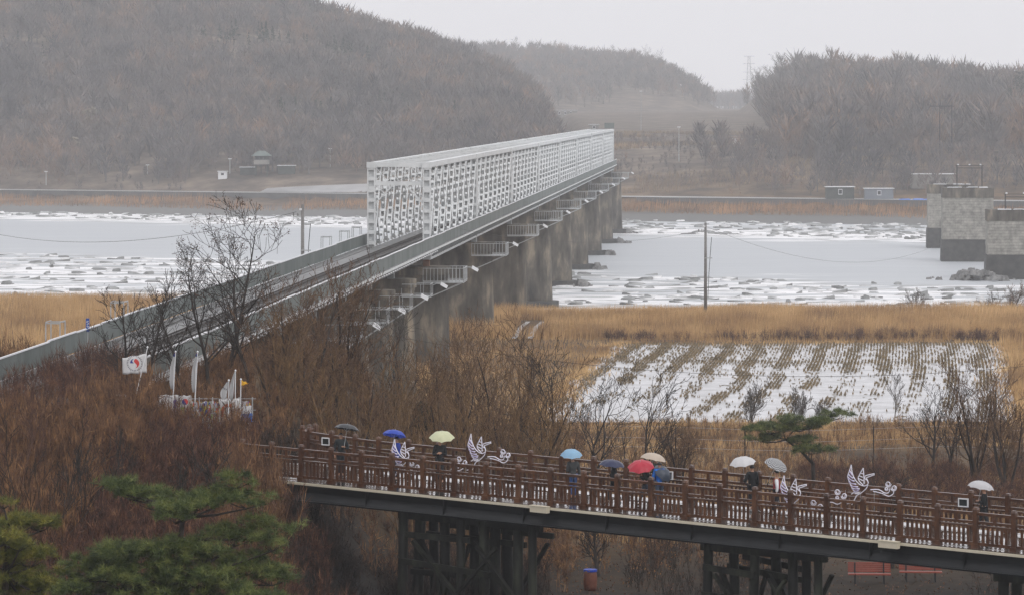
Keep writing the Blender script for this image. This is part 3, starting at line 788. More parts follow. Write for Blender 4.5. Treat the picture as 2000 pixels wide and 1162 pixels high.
# deck boards lying along the bridge
me_pl = {}
rp = random.Random(8); NR = 23; pw = (WD + .5) / NR
boards = empty('deck'); boards.parent = fb
for r_ in range(NR):
    s = S0 - rp.uniform(0, 2.5)
    y = -.30 + pw * (r_ + .5)
    while s < S1:
        L = rp.choice((3.2, 3.6, 4.0)); key = L
        if key not in me_pl: me_pl[key] = sloped(L - .012, pw - .014, .05).mesh('plank', MT['plank'])
        link('plank', me_pl[key], boards, (s, y, SL * s - .004 + rp.uniform(-.004, .004)), (rp.uniform(-.03, .03), 0, 0)); s += L
m = MB()
m.add([(S0, WD + .2, -.1 + SL * S0), (back[6][0], WD + .2, -.1 + SL * back[6][0]), (back[0][0], back[0][1] + .3, -.1 + SL * back[0][0])], [(0, 1, 2)])
m.build('landing', MT['plank'], fb)
# girder, flange, stiffeners, conduit, boxes
g = MB()
def sbox(m, s0, s1, w0, w1, h0, h1):
    m.add([(s0, w0, h0 + SL*s0), (s1, w0, h0 + SL*s1), (s1, w1, h0 + SL*s1), (s0, w1, h0 + SL*s0), (s0, w0, h1 + SL*s0), (s1, w0, h1 + SL*s1), (s1, w1, h1 + SL*s1), (s0, w1, h1 + SL*s0)],
          [(3,2,1,0),(4,5,6,7),(0,1,5,4),(1,2,6,5),(2,3,7,6),(3,0,4,7)])
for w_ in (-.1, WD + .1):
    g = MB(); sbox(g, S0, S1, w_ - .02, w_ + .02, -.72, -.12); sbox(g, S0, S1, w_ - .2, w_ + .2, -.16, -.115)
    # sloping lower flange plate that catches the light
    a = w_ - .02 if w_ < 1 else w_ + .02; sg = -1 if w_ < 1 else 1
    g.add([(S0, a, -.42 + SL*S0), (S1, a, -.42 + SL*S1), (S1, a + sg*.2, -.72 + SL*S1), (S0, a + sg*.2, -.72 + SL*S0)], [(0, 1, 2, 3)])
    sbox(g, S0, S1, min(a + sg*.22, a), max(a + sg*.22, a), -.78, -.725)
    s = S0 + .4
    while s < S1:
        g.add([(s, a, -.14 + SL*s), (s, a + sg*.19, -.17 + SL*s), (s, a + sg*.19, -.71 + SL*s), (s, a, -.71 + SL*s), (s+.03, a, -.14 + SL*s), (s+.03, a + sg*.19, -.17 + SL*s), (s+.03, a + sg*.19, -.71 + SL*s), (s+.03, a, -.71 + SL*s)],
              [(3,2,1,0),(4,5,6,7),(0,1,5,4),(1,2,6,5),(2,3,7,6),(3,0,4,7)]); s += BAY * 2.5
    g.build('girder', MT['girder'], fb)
g = MB()
s = S0 + 1
while s < S1: sbox(g, s, s + .12, .1, WD - .05, -.5, -.1); s += 2.2
g.build('cross_beams', MT['girder'], fb)['kind'] = 'stuff'
s_l = s_of_px(514, -.30)
s = s_l; n_ = 0
while s < S1:
    L = min(2.4, S1 - s); cd = MB(); sbox(cd, s, s + L - .012, -.40, -.31, -.115, -.03); cd.build('conduit', MT['beige'], fb); s += L
for px in (1056, 1738):
    s = s_of_px(px, -.45); bx = MB(); sbox(bx, s - .37, s + .37, -.62, -.405, -.22, .0); sbox(bx, s - .39, s + .39, -.64, -.40, .001, .03); bx.build('junction_box', MT['beige'], fb)
# timber trestles
rt = random.Random(21)
def trestle(pxs, label):
    e = empty('trestle'); e.parent = fb
    if label: e['label'] = label
    for (px, w_, r_, lean) in pxs:
        s = s_of_px(px, w_); z = gz(*fw(s, w_).xy) - (P0.z) - .3
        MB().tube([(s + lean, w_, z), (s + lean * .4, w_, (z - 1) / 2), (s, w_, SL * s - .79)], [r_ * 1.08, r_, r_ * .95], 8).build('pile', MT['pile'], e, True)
    sa, sb_ = [s_of_px(p[0], p[1]) for p in (pxs[0], pxs[-1])]; lo, hi = min(sa, sb_), max(sa, sb_)
    for w_ in (.55, 2.2, 3.7):
        m = MB(); m.bar((lo - .3, w_, SL * lo - .97), (hi + .3, w_, SL * hi - .97), .28, .3); m.build('cap_beam', MT['pile'], e)
    for w_, zz in ((.3, -1.7), (2.0, -1.85), (1.0, -3.2), (3.1, -1.6), (.2, -2.7)):
        m = MB(); m.bar((lo - .1, w_, zz + SL * lo), (lo + (hi - lo) * rt.uniform(.45, .95), w_, zz + rt.uniform(-.25, .25) + SL * hi), .12, .22); m.build('waler', MT['pile'], e)
    for a, b, wq in ((.1, .55, .15), (.75, .35, .15), (.6, 1.0, .15), (.02, .3, 1.2), (.45, .8, 1.3), (.9, .62, 2.3), (.3, .12, 2.4), (.25, .5, 3.3)):
        m = MB(); m.bar((lo + (hi - lo) * a, wq, -1.9 + SL * lo), (lo + (hi - lo) * b, wq, -4.4 + SL * lo), .11, .2, (0, 1, 0)); m.build('brace', MT['pile'], e)
trestle([(788, .35, .19, -.1), (822, 1.6, .22, -.3), (846, 2.9, .2, .2), (868, .9, .2, .1), (900, .35, .17, 0), (925, 2.2, .2, .2), (946, .5, .20, 0), (968, 1.9, .22, -.1), (990, 3.2, .22, .1), (1012, .6, .2, 0), (1040, .4, .17, 0)], 'weathered timber trestle at left with many leaning piles')
trestle([(1384, .5, .18, -.15), (1432, 1.6, .19, .25), (1475, .6, .18, -.2), (1515, 2.5, .2, .1), (1548, .5, .19, .1), (1575, 1.8, .18, 0), (1598, .5, .16, 0)], 'weathered timber trestle right of the blue lidded bin')
trestle([(1960, .6, .2, 0), (1985, 1.8, .2, .1), (2015, .5, .2, 0)], 'timber trestle at the right picture edge')
# small framed plaques on the back railing
for px, wq in ((637, WD + .55), (1306, WD - .16), (1882, WD - .16)):
    s = s_of_px(px, wq); o = fw(s, wq, 0)
    pq = empty('plaque', o, FA); tag(pq, {637: 'small white framed plaque on the railing left of the grey umbrella', 1306: 'small white framed plaque on the railing behind the tilted navy umbrella', 1882: 'small white framed plaque on the railing left of the clear umbrella'}[px], 'plaque', 'plaques on the far railing')
    MB().box((-.16, -.03, .84), (.16, .0, 1.07)).build('panel', mat('plaque_dark', (.02, .025, .025), rough=.3), pq)
    m = MB(); m.box((-.2, -.05, 1.07), (.2, .01, 1.11)).box((-.2, -.05, .80), (.2, .01, .84)).box((-.2, -.05, .841), (-.16, .01, 1.069)).box((.16, -.05, .841), (.2, .01, 1.069)); m.build('frame', MT['white'], pq)

# ------------------------------------------------------------------ light sculptures of cranes and clouds inside the front railing
WB = .42
def loc_of(px, py):
    s = s_of_px(px, WB); p = fw(s, WB); return s, CZ - (py - HZ) / F * p.y - p.z
def zp(zx, zy): return loc_of(1470 + zx / 6.667, 895 + zy / 6.667)
def spiral(cx, cy, r, turns=1.6, start=0, cw=1):
    n = 18; return [(cx + r * (1 - .62 * k / n) * math.cos(start + cw * turns * 2 * math.pi * k / n), cy + r * (1 - .62 * k / n) * math.sin(start + cw * turns * 2 * math.pi * k / n)) for k in range(n + 1)]
BIRD = [[(1285,80),(1298,190),(1340,280),(1400,340),(1455,360)],
        [(1285,80),(1260,160),(1240,220),(1245,260),(1270,320),(1290,370),(1320,420),(1362,422)],
        [(1262,150),(1300,205)], [(1250,200),(1280,235),(1312,250)], [(1243,240),(1280,275),(1328,290)], [(1255,290),(1290,322),(1348,330)],
        [(1275,340),(1310,362),(1372,365)], [(1298,382),(1340,396),(1392,388)], [(1320,420),(1350,425),(1388,402)],
        [(1440,125),(1402,190),(1375,250),(1395,300),(1440,345)], [(1440,125),(1448,220),(1452,330)],
        [(1405,190),(1436,200)], [(1390,225),(1436,245)], [(1382,260),(1440,290)],
        [(1455,360),(1492,345),(1504,315),(1490,285),(1462,265),(1464,235),(1490,220),(1585,202)], [(1585,216),(1500,245),(1482,256),(1500,290)],
        [(1500,340),(1480,390),(1410,450),(1350,485),(1328,535)], [(1392,440),(1330,438),(1285,462)], [(1410,458),(1330,455)],
        [(1305,575),(1262,580),(1222,586)], [(1305,575),(1290,600)], [(1350,490),(1312,560)]]
CLOUD_L = [spiral(1105,428,40), spiral(1190,482,40, cw=-1, start=3), spiral(1100,500,24), [(985,565),(1040,562),(1105,590),(1165,562)], [(1060,548),(1100,552)]]
CLOUD_R = [spiral(1765,342,40), spiral(1840,395,40, cw=-1, start=3), spiral(1742,402,24), [(1535,410),(1640,410),(1720,455),(1770,452),(1786,400)], [(1570,430),(1690,462),(1770,500),(1825,475),(1838,440)]]
A0 = zp(1285, 80)
def rel(lines): return [[(q[0] - A0[0], q[1] - A0[1]) for q in (zp(*p) for p in ln)] for ln in lines]
RB, RL, RR_ = rel(BIRD), rel(CLOUD_L), rel(CLOUD_R)
def smooth(pts):
    if len(pts) < 3 or len(pts) > 12: return pts
    out = []
    for i in range(len(pts) - 1):
        p0 = pts[max(i-1, 0)]; p1 = pts[i]; p2 = pts[i+1]; p3 = pts[min(i+2, len(pts)-1)]
        for k in range(3):
            t = k / 3; out.append(tuple(.5 * (2*p1[j] + (p2[j]-p0[j])*t + (2*p0[j]-5*p1[j]+4*p2[j]-p3[j])*t*t + (3*p1[j]-p0[j]-3*p2[j]+p3[j])*t**3) for j in (0, 1)))
    return out + [pts[-1]]
def tubes(lines, r=.019):
    m = MB()
    for ln in lines: m.tube([(x, 0, z) for x, z in smooth(ln)], r, 5)
    return m
me_bird = tubes(RB).mesh('crane_outline', MT['led']); me_cl = tubes(RL).mesh('cloud_outline', MT['led']); me_cr = tubes(RR_).mesh('cloud_outline', MT['led'])
fe = MB()
for ln in RB[2:9]:
    a, b = ln[0], ln[-1]; fe.tube([(a[0], -.03, a[1] - .03), (b[0], -.03, b[1] - .03)], .013, 5)
me_fe = fe.mesh('feather_tubes', MT['led_dark'])
for (px, py, lab, cl, cr) in ((771, 857, 'white crane light sculpture in front of the person under the blue umbrella', 0, 1), (920, 846.5, 'white crane light sculpture right of the pale yellow umbrella', 1, 1),
                      (1531.5, 928, 'white crane light sculpture in front of the person in the red vest', 0, 1), (1662.7, 907, 'white crane light sculpture with outspread clouds, rightmost of the four', 1, 1)):
    s, h = loc_of(px, py); o = fw(s, WB)
    e = empty('light_sculpture', o, FA); tag(e, lab, 'light sculpture', 'crane light sculptures along the footbridge')
    link('crane_outline', me_bird, e, (0, 0, h)); link('feather_tubes', me_fe, e, (0, 0, h))
    if cl: link('cloud_outline', me_cl, e, (0, 0, h))
    link('cloud_outline', me_cr, e, (0, 0, h)) if cl else link('cloud_outline', me_cl, e, (1.35 if px < 900 else 1.75, 0, h + .1))
    sp = MB(); b = min(z for ln in RB for _, z in ln) + h
    for x in (-.25, .35, .9): sp.tube([(x, .02, SL * x), (x, .02, max(.3, b + .5))], .008, 4)
    if not cl: sp.tube([(-1.1, 0, .55), (-.7, 0, .36), (-.3, 0, .62), (.1, 0, .36), (.7, 0, .30), (1.1, 0, .42)], .014, 5)
    sp.build('support_wires', MT['galv'], e)

# ------------------------------------------------------------------ people and umbrellas
def cloth(name, c, r=.75): return mat(name, c, tuple(min(1, v * 1.35) for v in c), scale=6, rough=r, lo=.4, hi=.6)
def skin_obj(name, verts, edges, m, parent, sub=1):
    me = bpy.data.meshes.new(name); bm = bmesh.new(); lay = bm.verts.layers.skin.verify(); vs = []
    for i, (p, r) in enumerate(verts):
        v = bm.verts.new(p); v[lay].radius = (r, r) if not hasattr(r, '__len__') else r; v[lay].use_root = (i == 0); vs.append(v)
    for a, b in edges: bm.edges.new((vs[a], vs[b]))
    bm.to_mesh(me); bm.free(); me.materials.append(m)
    o = link(name, me, parent); sk = o.modifiers.new('skin', 'SKIN'); sk.use_smooth_shade = True
    ss = o.modifiers.new('sub', 'SUBSURF'); ss.levels = sub; ss.render_levels = sub
    return o
def canopy_mesh(R, hgt, m, gores=8):
    b = MB(); nr = 6; na = gores * 4; v = [(0, 0, 0)]; f = []
    for i in range(1, nr + 1):
        t = i / nr; ph = t * 1.15
        for k in range(na):
            a = 2 * math.pi * k / na; sag = abs(math.sin(gores * a / 2))
            r = R * math.sin(ph) / math.sin(1.15) * (1 - .09 * sag * t)
            z = -hgt * ((1 - math.cos(ph)) / (1 - math.cos(1.15))) ** 1.15 + .05 * sag * t * (.5 if i == nr else -.45)
            v.append((r * math.cos(a), r * math.sin(a), z))
    for k in range(na): f.append((0, 1 + k, 1 + (k + 1) % na))
    for i in range(nr - 1):
        for k in range(na):
            k2 = (k + 1) % na; f.append((1 + i*na + k, 1 + (i+1)*na + k, 1 + (i+1)*na + k2, 1 + i*na + k2))
    b.add(v, f)
    return b.mesh('canopy', m, True)
def umbrella(apex, hand, R, hgt, m, label, axis=None):
    ax = (Vector(axis) if axis is not None else (apex - hand)).normalized()
    e = bpy.data.objects.new('umbrella', None); col.objects.link(e); e.location = apex; e.empty_display_size = .1
    e.rotation_mode = 'QUATERNION'; e.rotation_quaternion = ax.to_track_quat('Z', 'Y')
    tag(e, label, 'umbrella', 'umbrellas of the walkers')
    c = link('canopy', canopy_mesh(R, hgt, m), e)
    L = (apex - hand).length + .12
    MB().tube([(0, 0, .05), (0, 0, -L + .1)], .008, 6).build('shaft', MT['galv'], e)
    MB().tube([(0, 0, -L + .1), (0, 0, -L - .02), (.03, 0, -L - .05), (.06, 0, -L - .01)], .014, 6).build('handle', MT['black'], e)
    r = MB()
    for k in range(8):
        a = 2 * math.pi * k / 8
        r.tube([(0, 0, -.02), (R * .55 * math.cos(a), R * .55 * math.sin(a), -hgt * .30 - .012), (R * .98 * math.cos(a), R * .98 * math.sin(a), -hgt * .98)], .004, 4)
        r.tube([(0, 0, -hgt - .1), (R * .5 * math.cos(a), R * .5 * math.sin(a), -hgt * .27)], .0035, 4)
    r.build('ribs', MT['galv'], e)
    return e
def person(px, w_, H, head, coat, trou, label, ub, hem=.80, walk=0.0, shoes=(.02, .02, .022), vest=None, cap=None, both=False, sleeve=None):
    s = s_of_px(px, w_); base = fw(s, w_, .008); k = H / 1.70
    e = empty('person', base, head); tag(e, label, 'person', 'people walking on the footbridge')
    Rm = Matrix.Rotation(-head, 3, 'Z')
    upx, upy, uw, umat, ulab, uhr, uaxis, udy = ub
    apex = at(upx, upy, base.y + udy)
    d = apex - base; dh = Vector((d.x, d.y, 0)) * .5
    face = Vector((-math.sin(head), math.cos(head), 0))
    hand = base + dh + face * .16 + Vector((0, 0, 1.17 * k))
    umbrella(apex, hand, uw / F * (base.y + udy) / 2, uhr, umat, ulab, uaxis)
    hl = (Rm @ (hand - base)); side = 1 if hl.x >= 0 else -1
    if hl.length > 0:
        sh = Vector((side * .17, 0, 1.40)) * k
        v = hl - sh
        if v.length > .56 * k: hl = sh + v.normalized() * .56 * k
    def P(x, y, z): return (x * k, y * k, z * k)
    V = [(P(0, 0, .96), .13*k), (P(0, .005, 1.12), .115*k), (P(0, 0, 1.30), .13*k), (P(0, -.01, 1.44), .075*k), (P(0, 0, 1.50), .052*k), (P(0, .012, 1.56), .072*k), (P(0, .012, 1.62), .086*k), (P(0, 0, 1.665), .060*k), (P(0, .105, 1.585), .016*k)]
    E = [(0,1),(1,2),(2,3),(3,4),(4,5),(5,6),(6,7),(6,8)]
    CV = [(P(0, 0, .98), .155*k), (P(0, .005, 1.14), .145*k), (P(0, 0, 1.31), .155*k), (P(0, -.01, 1.43), .10*k), (P(0, 0, hem), .165*k)]; CE = [(0,1),(1,2),(2,3),(0,4)]
    SV = []; SE = []
    for sg in (-1, 1):
        sh = Vector(P(sg * .175, -.005, 1.395))
        if sg == side: wr = Vector(hl)
        elif both: wr = Vector((sg * .07, .24, 1.15)) * k
        else: wr = Vector((sg * .25, .06 + walk * .12 * sg, .86)) * k
        mid = (sh + wr) / 2; bend = max(0.03, math.sqrt(max(0, (.29*k) ** 2 - ((wr - sh).length / 2) ** 2)))
        el = mid + Vector((sg * .5, -.35, -.8)).normalized() * bend
        n = len(V); V += [(tuple(sh), .062*k), (tuple(el), .043*k), (tuple(wr), .028*k)]; E += [(2, n), (n, n+1), (n+1, n+2)]
        fd = (wr - el).normalized(); pl_ = wr + fd * .06 * k; V.append((tuple(pl_), .03*k)); E.append((n+2, n+3))
        up = Vector((0, 0, 1)); sd = fd.cross(up)
        sd = sd.normalized() if sd.length > .05 else Vector((1, 0, 0))
        nn = fd.cross(sd)
        for q in range(4):
            b = pl_ + sd * (q - 1.5) * .02 * k + fd * .035 * k; ln = (.034, .04, .037, .028)[q] * k
            i0 = len(V); V += [(tuple(b), .0095*k), (tuple(b + fd * ln * .7 + nn * ln * .6), .009*k), (tuple(b + nn * ln * 1.3), .008*k)]; E += [(n+3, i0), (i0, i0+1), (i0+1, i0+2)]
        i0 = len(V); tb = wr + fd * .03 * k - sd * .032 * k; V += [(tuple(tb), .011*k), (tuple(tb - sd * .012 * k + fd * .035 * k + nn * .02 * k), .009*k)]; E += [(n+3, i0), (i0, i0+1)]
        c = len(CV) if not sleeve else 0
        tgt, tE = (CV, CE) if not sleeve else (SV, SE)
        c = len(tgt)
        tgt += [(tuple(sh), .088*k), (tuple(el), .066*k), (tuple(el + (wr - el) * .93), .05*k)]
        if not sleeve: tE.append((2, c))
        tE += [(c, c+1), (c+1, c+2)]
    TV = [(P(0, 0, .95), .135*k)]; TE_ = []
    HV = []; HE = []
    for sg in (-1, 1):
        st = walk * sg
        hip = P(sg * .085, 0, .90); kn = P(sg * .09, .03 + st * .14, .50); an = P(sg * .09, st * .26 - .01, .09 + (.05 if st < 0 else 0)); to = P(sg * .10, st * .26 + .13, .045)
        n = len(V); V += [(hip, .085*k), (kn, .055*k), (an, .038*k), (to, .035*k)]; E += [(0, n), (n, n+1), (n+1, n+2), (n+2, n+3)]
        n = len(TV); TV += [(hip, .10*k), (kn, .078*k), (P(sg * .09, st * .25, .13 + (.05 if st < 0 else 0)), .068*k)]; TE_ += [(0, n), (n, n+1), (n+1, n+2)]
        n = len(HV); HV += [(P(sg * .09, st * .26 - .04, .055), .052*k), (P(sg * .10, st * .26 + .14, .045), .042*k)]; HE.append((n, n+1))
    body = skin_obj('body', V, E, MT['skin'], e)
    skin_obj('coat' if not vest else 'vest', CV, CE, cloth('coat_cloth', coat), e)
    if sleeve:
        for q in (0, 3): skin_obj('sleeve', SV[q:q+3], [(0, 1), (1, 2)], cloth('sleeve_cloth', sleeve), e)
    skin_obj('trousers', TV, TE_, cloth('trouser_cloth', trou), e)
    for q in (0, 2): skin_obj('shoe', HV[q:q+2], [(0, 1)], cloth('shoe_leather', shoes, .4), e)
    hm = MB(); nr, na = 5, 12; v = [(0, 0, 0)]
    hv = []
    for i in range(nr + 1):
        ph = i / nr * 1.75
        for j in range(na):
            a = 2 * math.pi * j / na; cut = 1 if math.sin(a) < .3 else .72
            hv.append((.092*k * math.sin(ph * cut) * math.cos(a), .010*k + .104*k * math.sin(ph * cut) * math.sin(a), 1.608*k + .105*k * math.cos(ph * cut)))
    hf = [(i*na + j, i*na + (j+1) % na, (i+1)*na + (j+1) % na, (i+1)*na + j) for i in range(nr) for j in range(na)]
    hm.add(hv, hf); hm.build('hair' if not cap else 'cap', MT['hair'], e, True)
    if cap: MB().prism([(.085*k*math.cos(a), .02*k + .15*k*math.sin(a)) for a in [math.pi*q/8 for q in range(9)]], 1.635*k, 1.65*k).build('cap_peak', MT['hair'], e)
    for sg in (-1, 1):
        MB().box((sg*.03*k - .008, .088*k, 1.61*k), (sg*.03*k + .008, .1*k, 1.622*k)).build('eye', MT['hair'], e)
    MB().box((-.02*k, .084*k, 1.552*k), (.02*k, .094*k, 1.558*k)).build('mouth', mat('lips', (.25, .08, .07)), e)
    return e
def fabric(name, c, rough=.45, tl=.25):
    m = mat(name, c, tuple(v * .88 for v in c), scale=4, rough=rough, spec=.4)
    t = m.node_tree; b = t.nodes['Principled BSDF']; o = t.nodes['Material Output']
    tr = t.nodes.new('ShaderNodeBsdfTranslucent'); tr.inputs[0].default_value = (*c, 1); mx = t.nodes.new('ShaderNodeMixShader'); mx.inputs[0].default_value = tl
    t.links.new(b.outputs[0], mx.inputs[1]); t.links.new(tr.outputs[0], mx.inputs[2]); t.links.new(mx.outputs[0], o.inputs[0])
    return m
def striped(name):
    m = fabric(name, (.45, .46, .48)); t = m.node_tree; b = t.nodes['Principled BSDF']
    tc = t.nodes.new('ShaderNodeTexCoord'); wv = t.nodes.new('ShaderNodeTexWave'); wv.wave_type = 'RINGS'; wv.rings_direction = 'Z'; wv.inputs['Scale'].default_value = 7
    t.links.new(tc.outputs['Object'], wv.inputs[0]); r = t.nodes.new('ShaderNodeValToRGB'); r.color_ramp.elements[0].color = (.05, .055, .06, 1); r.color_ramp.elements[1].color = (.6, .61, .63, 1)
    r.color_ramp.elements[0].position = .4; r.color_ramp.elements[1].position = .6
    t.links.new(wv.outputs[0], r.inputs[0]); t.links.new(r.outputs[0], b.inputs['Base Color']); return m
def clear(name):
    m = fabric(name, (.8, .8, .82), .15, .3); t = m.node_tree; o = t.nodes['Material Output']; src = o.inputs[0].links[0].from_socket
    tp = t.nodes.new('ShaderNodeBsdfTransparent'); mx = t.nodes.new('ShaderNodeMixShader'); mx.inputs[0].default_value = .28
    t.links.new(src, mx.inputs[1]); t.links.new(tp.outputs[0], mx.inputs[2]); t.links.new(mx.outputs[0], o.inputs[0]); return m
PI = math.pi
BK = (.010, .011, .013)
person(666, 2.0, 1.72, PI, (.012, .016, .018), (.012, .014, .02), 'person in a long dark coat facing the camera under the charcoal umbrella', (679, 827.5, 50, fabric('charcoal_fabric', (.035, .038, .042), .4, .05), 'charcoal grey umbrella, leftmost on the footbridge', .22, None, 0), hem=.62)
person(775, 2.4, 1.72, PI * .62, (.015, .035, .22), (.03, .04, .07), 'person in a blue rain jacket turned left under the blue umbrella', (772, 839, 49, fabric('bright_blue_fabric', (.035, .085, .52), .4, .3), 'bright blue umbrella behind a crane light sculpture', .24, (.14, .25, 1), 0), hem=.72)
person(859, 2.8, 1.74, PI, BK, BK, 'person in black facing the camera, both hands raised, under the pale yellow umbrella', (863, 843, 51, fabric('pale_yellow_fabric', (.74, .76, .50), .45, .3), 'pale yellow umbrella held by the person in black', .25, (0, -.28, 1), 0), hem=.78, both=True)
person(1119, 2.0, 1.66, .25, (.045, .048, .05), (.035, .075, .20), 'person in a grey jacket and blue jeans seen from behind', (1116, 877, 44, fabric('light_blue_fabric', (.34, .58, .80), .4, .35), 'light blue umbrella over the person in blue jeans', .25, None, 0), hem=.82, walk=.3)
person(1199, 1.9, 1.6, PI * .5, (.014, .017, .020), (.012, .014, .018), 'person in dark clothes walking left under the navy umbrella', (1196, 897, 53, fabric('navy_fabric', (.022, .028, .075), .4, .08), 'dark navy umbrella left of the red one', .23, (.1, -.05, 1), 0), hem=.74, walk=1)
person(1262, 2.2, 1.62, PI * .5, (.012, .016, .014), (.03, .04, .06), 'person in black walking left behind the red umbrella', (1251, 901, 54, fabric('red_fabric', (.50, .028, .055), .4, .2), 'red umbrella with pale hem tilted towards the camera', .24, (-.08, -.38, 1), -.25), walk=1)
person(1281, 3.5, 1.68, PI * .55, (.035, .048, .045), (.02, .024, .03), 'person in a dark cap and grey green jacket under the beige umbrella', (1278, 884, 53, fabric('beige_fabric', (.66, .56, .46), .45, .3), 'beige umbrella with thin stripes', .26, None, 0), cap=True, walk=.6)
person(1288, 2.3, 1.66, .1, (.012, .13, .50), (.035, .05, .08), 'person in a bright blue jacket seen from behind beside the red umbrella', (1301, 916, 43, fabric('slate_fabric', (.045, .058, .085), .4, .08), 'slate grey umbrella tilted to the right beside the red one', .26, (.62, -.45, .75), 0), hem=.80, walk=.7)
person(1469, 3.5, 1.7, .5, BK, (.012, .013, .016), 'person in a black coat seen from behind under the white umbrella', (1449, 892, 53, fabric('white_fabric', (.80, .80, .81), .4, .35), 'plain white umbrella with hanging strap', .25, None, 0), hem=.66, walk=.4, shoes=(.3, .3, .3))
person(1517, 3.3, 1.62, PI * .45, (.19, .018, .028), (.014, .014, .02), 'person in a red vest with white sleeves under the striped umbrella', (1520, 898, 49, striped('striped_fabric'), 'black and white striped umbrella', .26, (.42, -.3, 1), 0), hem=.80, walk=.6, vest=True, sleeve=(.6, .6, .63), shoes=(.5, .5, .5))
person(1922, 3.6, 1.66, PI * .45, (.013, .015, .017), (.014, .015, .018), 'person in a dark jacket walking left under the clear umbrella', (1918, 938.5, 53, clear('clear_white_vinyl'), 'translucent white umbrella, rightmost on the footbridge', .26, None, 0), walk=.9, shoes=(.3, .3, .3))

# ------------------------------------------------------------------ park benches and bin below the footbridge
def bench(px, label):
    p = at(px, 1141, 155); p.z = gz(p.x, p.y)
    e = empty('park_bench', p, -.06); tag(e, label, 'bench', 'red benches under the footbridge')
    for i in range(4): MB().box((-.92, -.28 + .12 * i, .40), (.92, -.19 + .12 * i, .44)).build('seat_slat', MT['red'], e)
    for i in range(5):
        z = .48 + .085 * i; MB().box((-.92, .22 + .02 * i, z), (.92, .255 + .02 * i, z + .068)).build('back_slat', MT['red'], e)
    for x in (-.62, .62):
        m = MB().box((x - .03, -.25, 0), (x + .03, -.19, .40)).box((x - .03, .19, 0), (x + .03, .218, .9)).box((x - .03, -.27, .36), (x + .03, .218, .399)); m.build('leg_frame', MT['black'], e)
bench(1698, 'red slatted park bench, left of two below the footbridge'); bench(1798, 'red slatted park bench, right of two below the footbridge')
p = at(1153, 1131, 155); p.z = gz(p.x, p.y)
e = empty('litter_bin', p); tag(e, 'red brown litter barrel with a bright blue rim below the footbridge', 'bin')
MB().tube([(0, 0, 0), (0, 0, .2), (0, 0, .45), (0, 0, .7), (0, 0, .84)], [.25, .285, .30, .285, .26], 16).build('barrel', mat('rusty_barrel', (.10, .03, .018), (.16, .055, .03), scale=5, rough=.6), e, True)
MB().tube([(0, 0, .842), (0, 0, .93)], .30, 18).build('rim', MT['blue_paint'], e)

# ------------------------------------------------------------------ utility poles and wires
def pole(px, py_top, py_base, z0, label, arms=True, Y=None):
    Y = Y or F * (CZ - z0) / (py_base - HZ); b = at(px, py_base, Y); h = (py_base - py_top) / F * Y
    e = empty('utility_pole', (b.x, b.y, z0 - .2)); tag(e, label, 'utility pole', 'concrete utility poles')
    MB().tube([(0, 0, 0), (0, 0, h + .2)], [.23, .15], 10).build('shaft', MT['pole'], e, True)
    if arms:
        MB().box((-.9, -.06, h - 1.0), (.2, .06, h - .88)).build('crossarm', MT['galv'], e); MB().box((-.1, -.25, h - 4.2), (.8, -.18, h - 4.1)).build('cable_bracket', MT['galv'], e)
        for x in (-.85, -.45): MB().tube([(x, 0, h - .88), (x, 0, h - .6)], [.07, .04], 7).build('insulator', MT['pole'], e)
        MB().tube([(.75, 0, h - 1.6), (.62, 0, h - 3.2), (.42, 0, h - 6.0), (.3, 0, h - 9)], .035, 5).build('down_cable', MT['wire'], e)
        MB().box((-.28, -.3, h - .35), (-.05, -.16, h - .15)).build('lamp', MT['white'], e)
    return Vector((b.x, b.y, z0 + h))
pA = pole(1378, 430, 624, gz(23.8, 441), 'concrete utility pole standing in the reeds before the river', Y=441)
pB_ = bl(-9.5, -65)
q = None
for Y in np.arange(250, 420, 1.0):
    X = (591 - 1000) / F * Y
    if abs((X + 11.05) * math.cos(TH) - (Y - 350) * math.sin(TH) + 8) < .3: q = (X, Y)
q = q or (-19.8, 340)
zb = gz(*q); htop = CZ - (400 - HZ) / F * q[1]
pBt = pole(591, 420, 420 + (htop - zb) * F / q[1], zb, 'concrete utility pole with a crossarm behind the railway screen', Y=q[1])
def wire(name, a, b, sag, r, label, cat='cable', n=26, group=None):
    pts = []
    for i in range(n + 1):
        t = i / n; p = a.lerp(b, t); p = p.copy(); p.z -= 4 * sag * t * (1 - t); pts.append(p)
    return tag(MB().tube([p - a for p in pts], r, 5).build(name, MT['wire'], None, loc=a), label, cat, group)
wire('overhead_wire', pA + Vector((.1, 0, -.5)), Vector((82.5, 690, 3.5)), 4.0, .016, 'sagging wire from the reed bank pole to the old piers')
wire('overhead_wire', pA + Vector((-.2, 0, -.9)), bl(3.4, 30, 17.0), 1.5, .012, 'thin wire from the reed bank pole to the truss bridge')
wire('overhead_wire', pBt + Vector((-.6, 0, -.7)), Vector((-70, 480, 13)), 2.0, .022, 'wire running left from the pole behind the screen')
wire('overhead_wire', at(690, 640, 215), at(2130, 700, 222), 1.9, .012, 'thin wire strung low across the flooded paddy')
# park fence on the right
fe = empty('wire_fence', (0, 0, 0)); tag(fe, 'wire fence on thin dark posts between footbridge and paddy', 'fence')
last = None
for px, py in ((1180, 826), (1320, 829), (1455, 834), (1580, 836), (1706, 832), (1868, 826), (1996, 836), (2100, 830)):
    Y = 238.0; X = (px - 1000) / F * Y; z = gz(X, Y); top = CZ - (py - HZ) / F * Y
    MB().tube([(X, Y, z - .1), (X, Y, max(top, z + 1.8))], .045, 6).build('post', MT['bark'], fe)
    if last is not None:
        for dz in (-.15, -.9, -1.5): MB().tube([(last[0], last[1], last[2] + dz), (X, Y, top + dz)], .007, 4).build('strand', MT['galv'], fe)
    last = (X, Y, top)

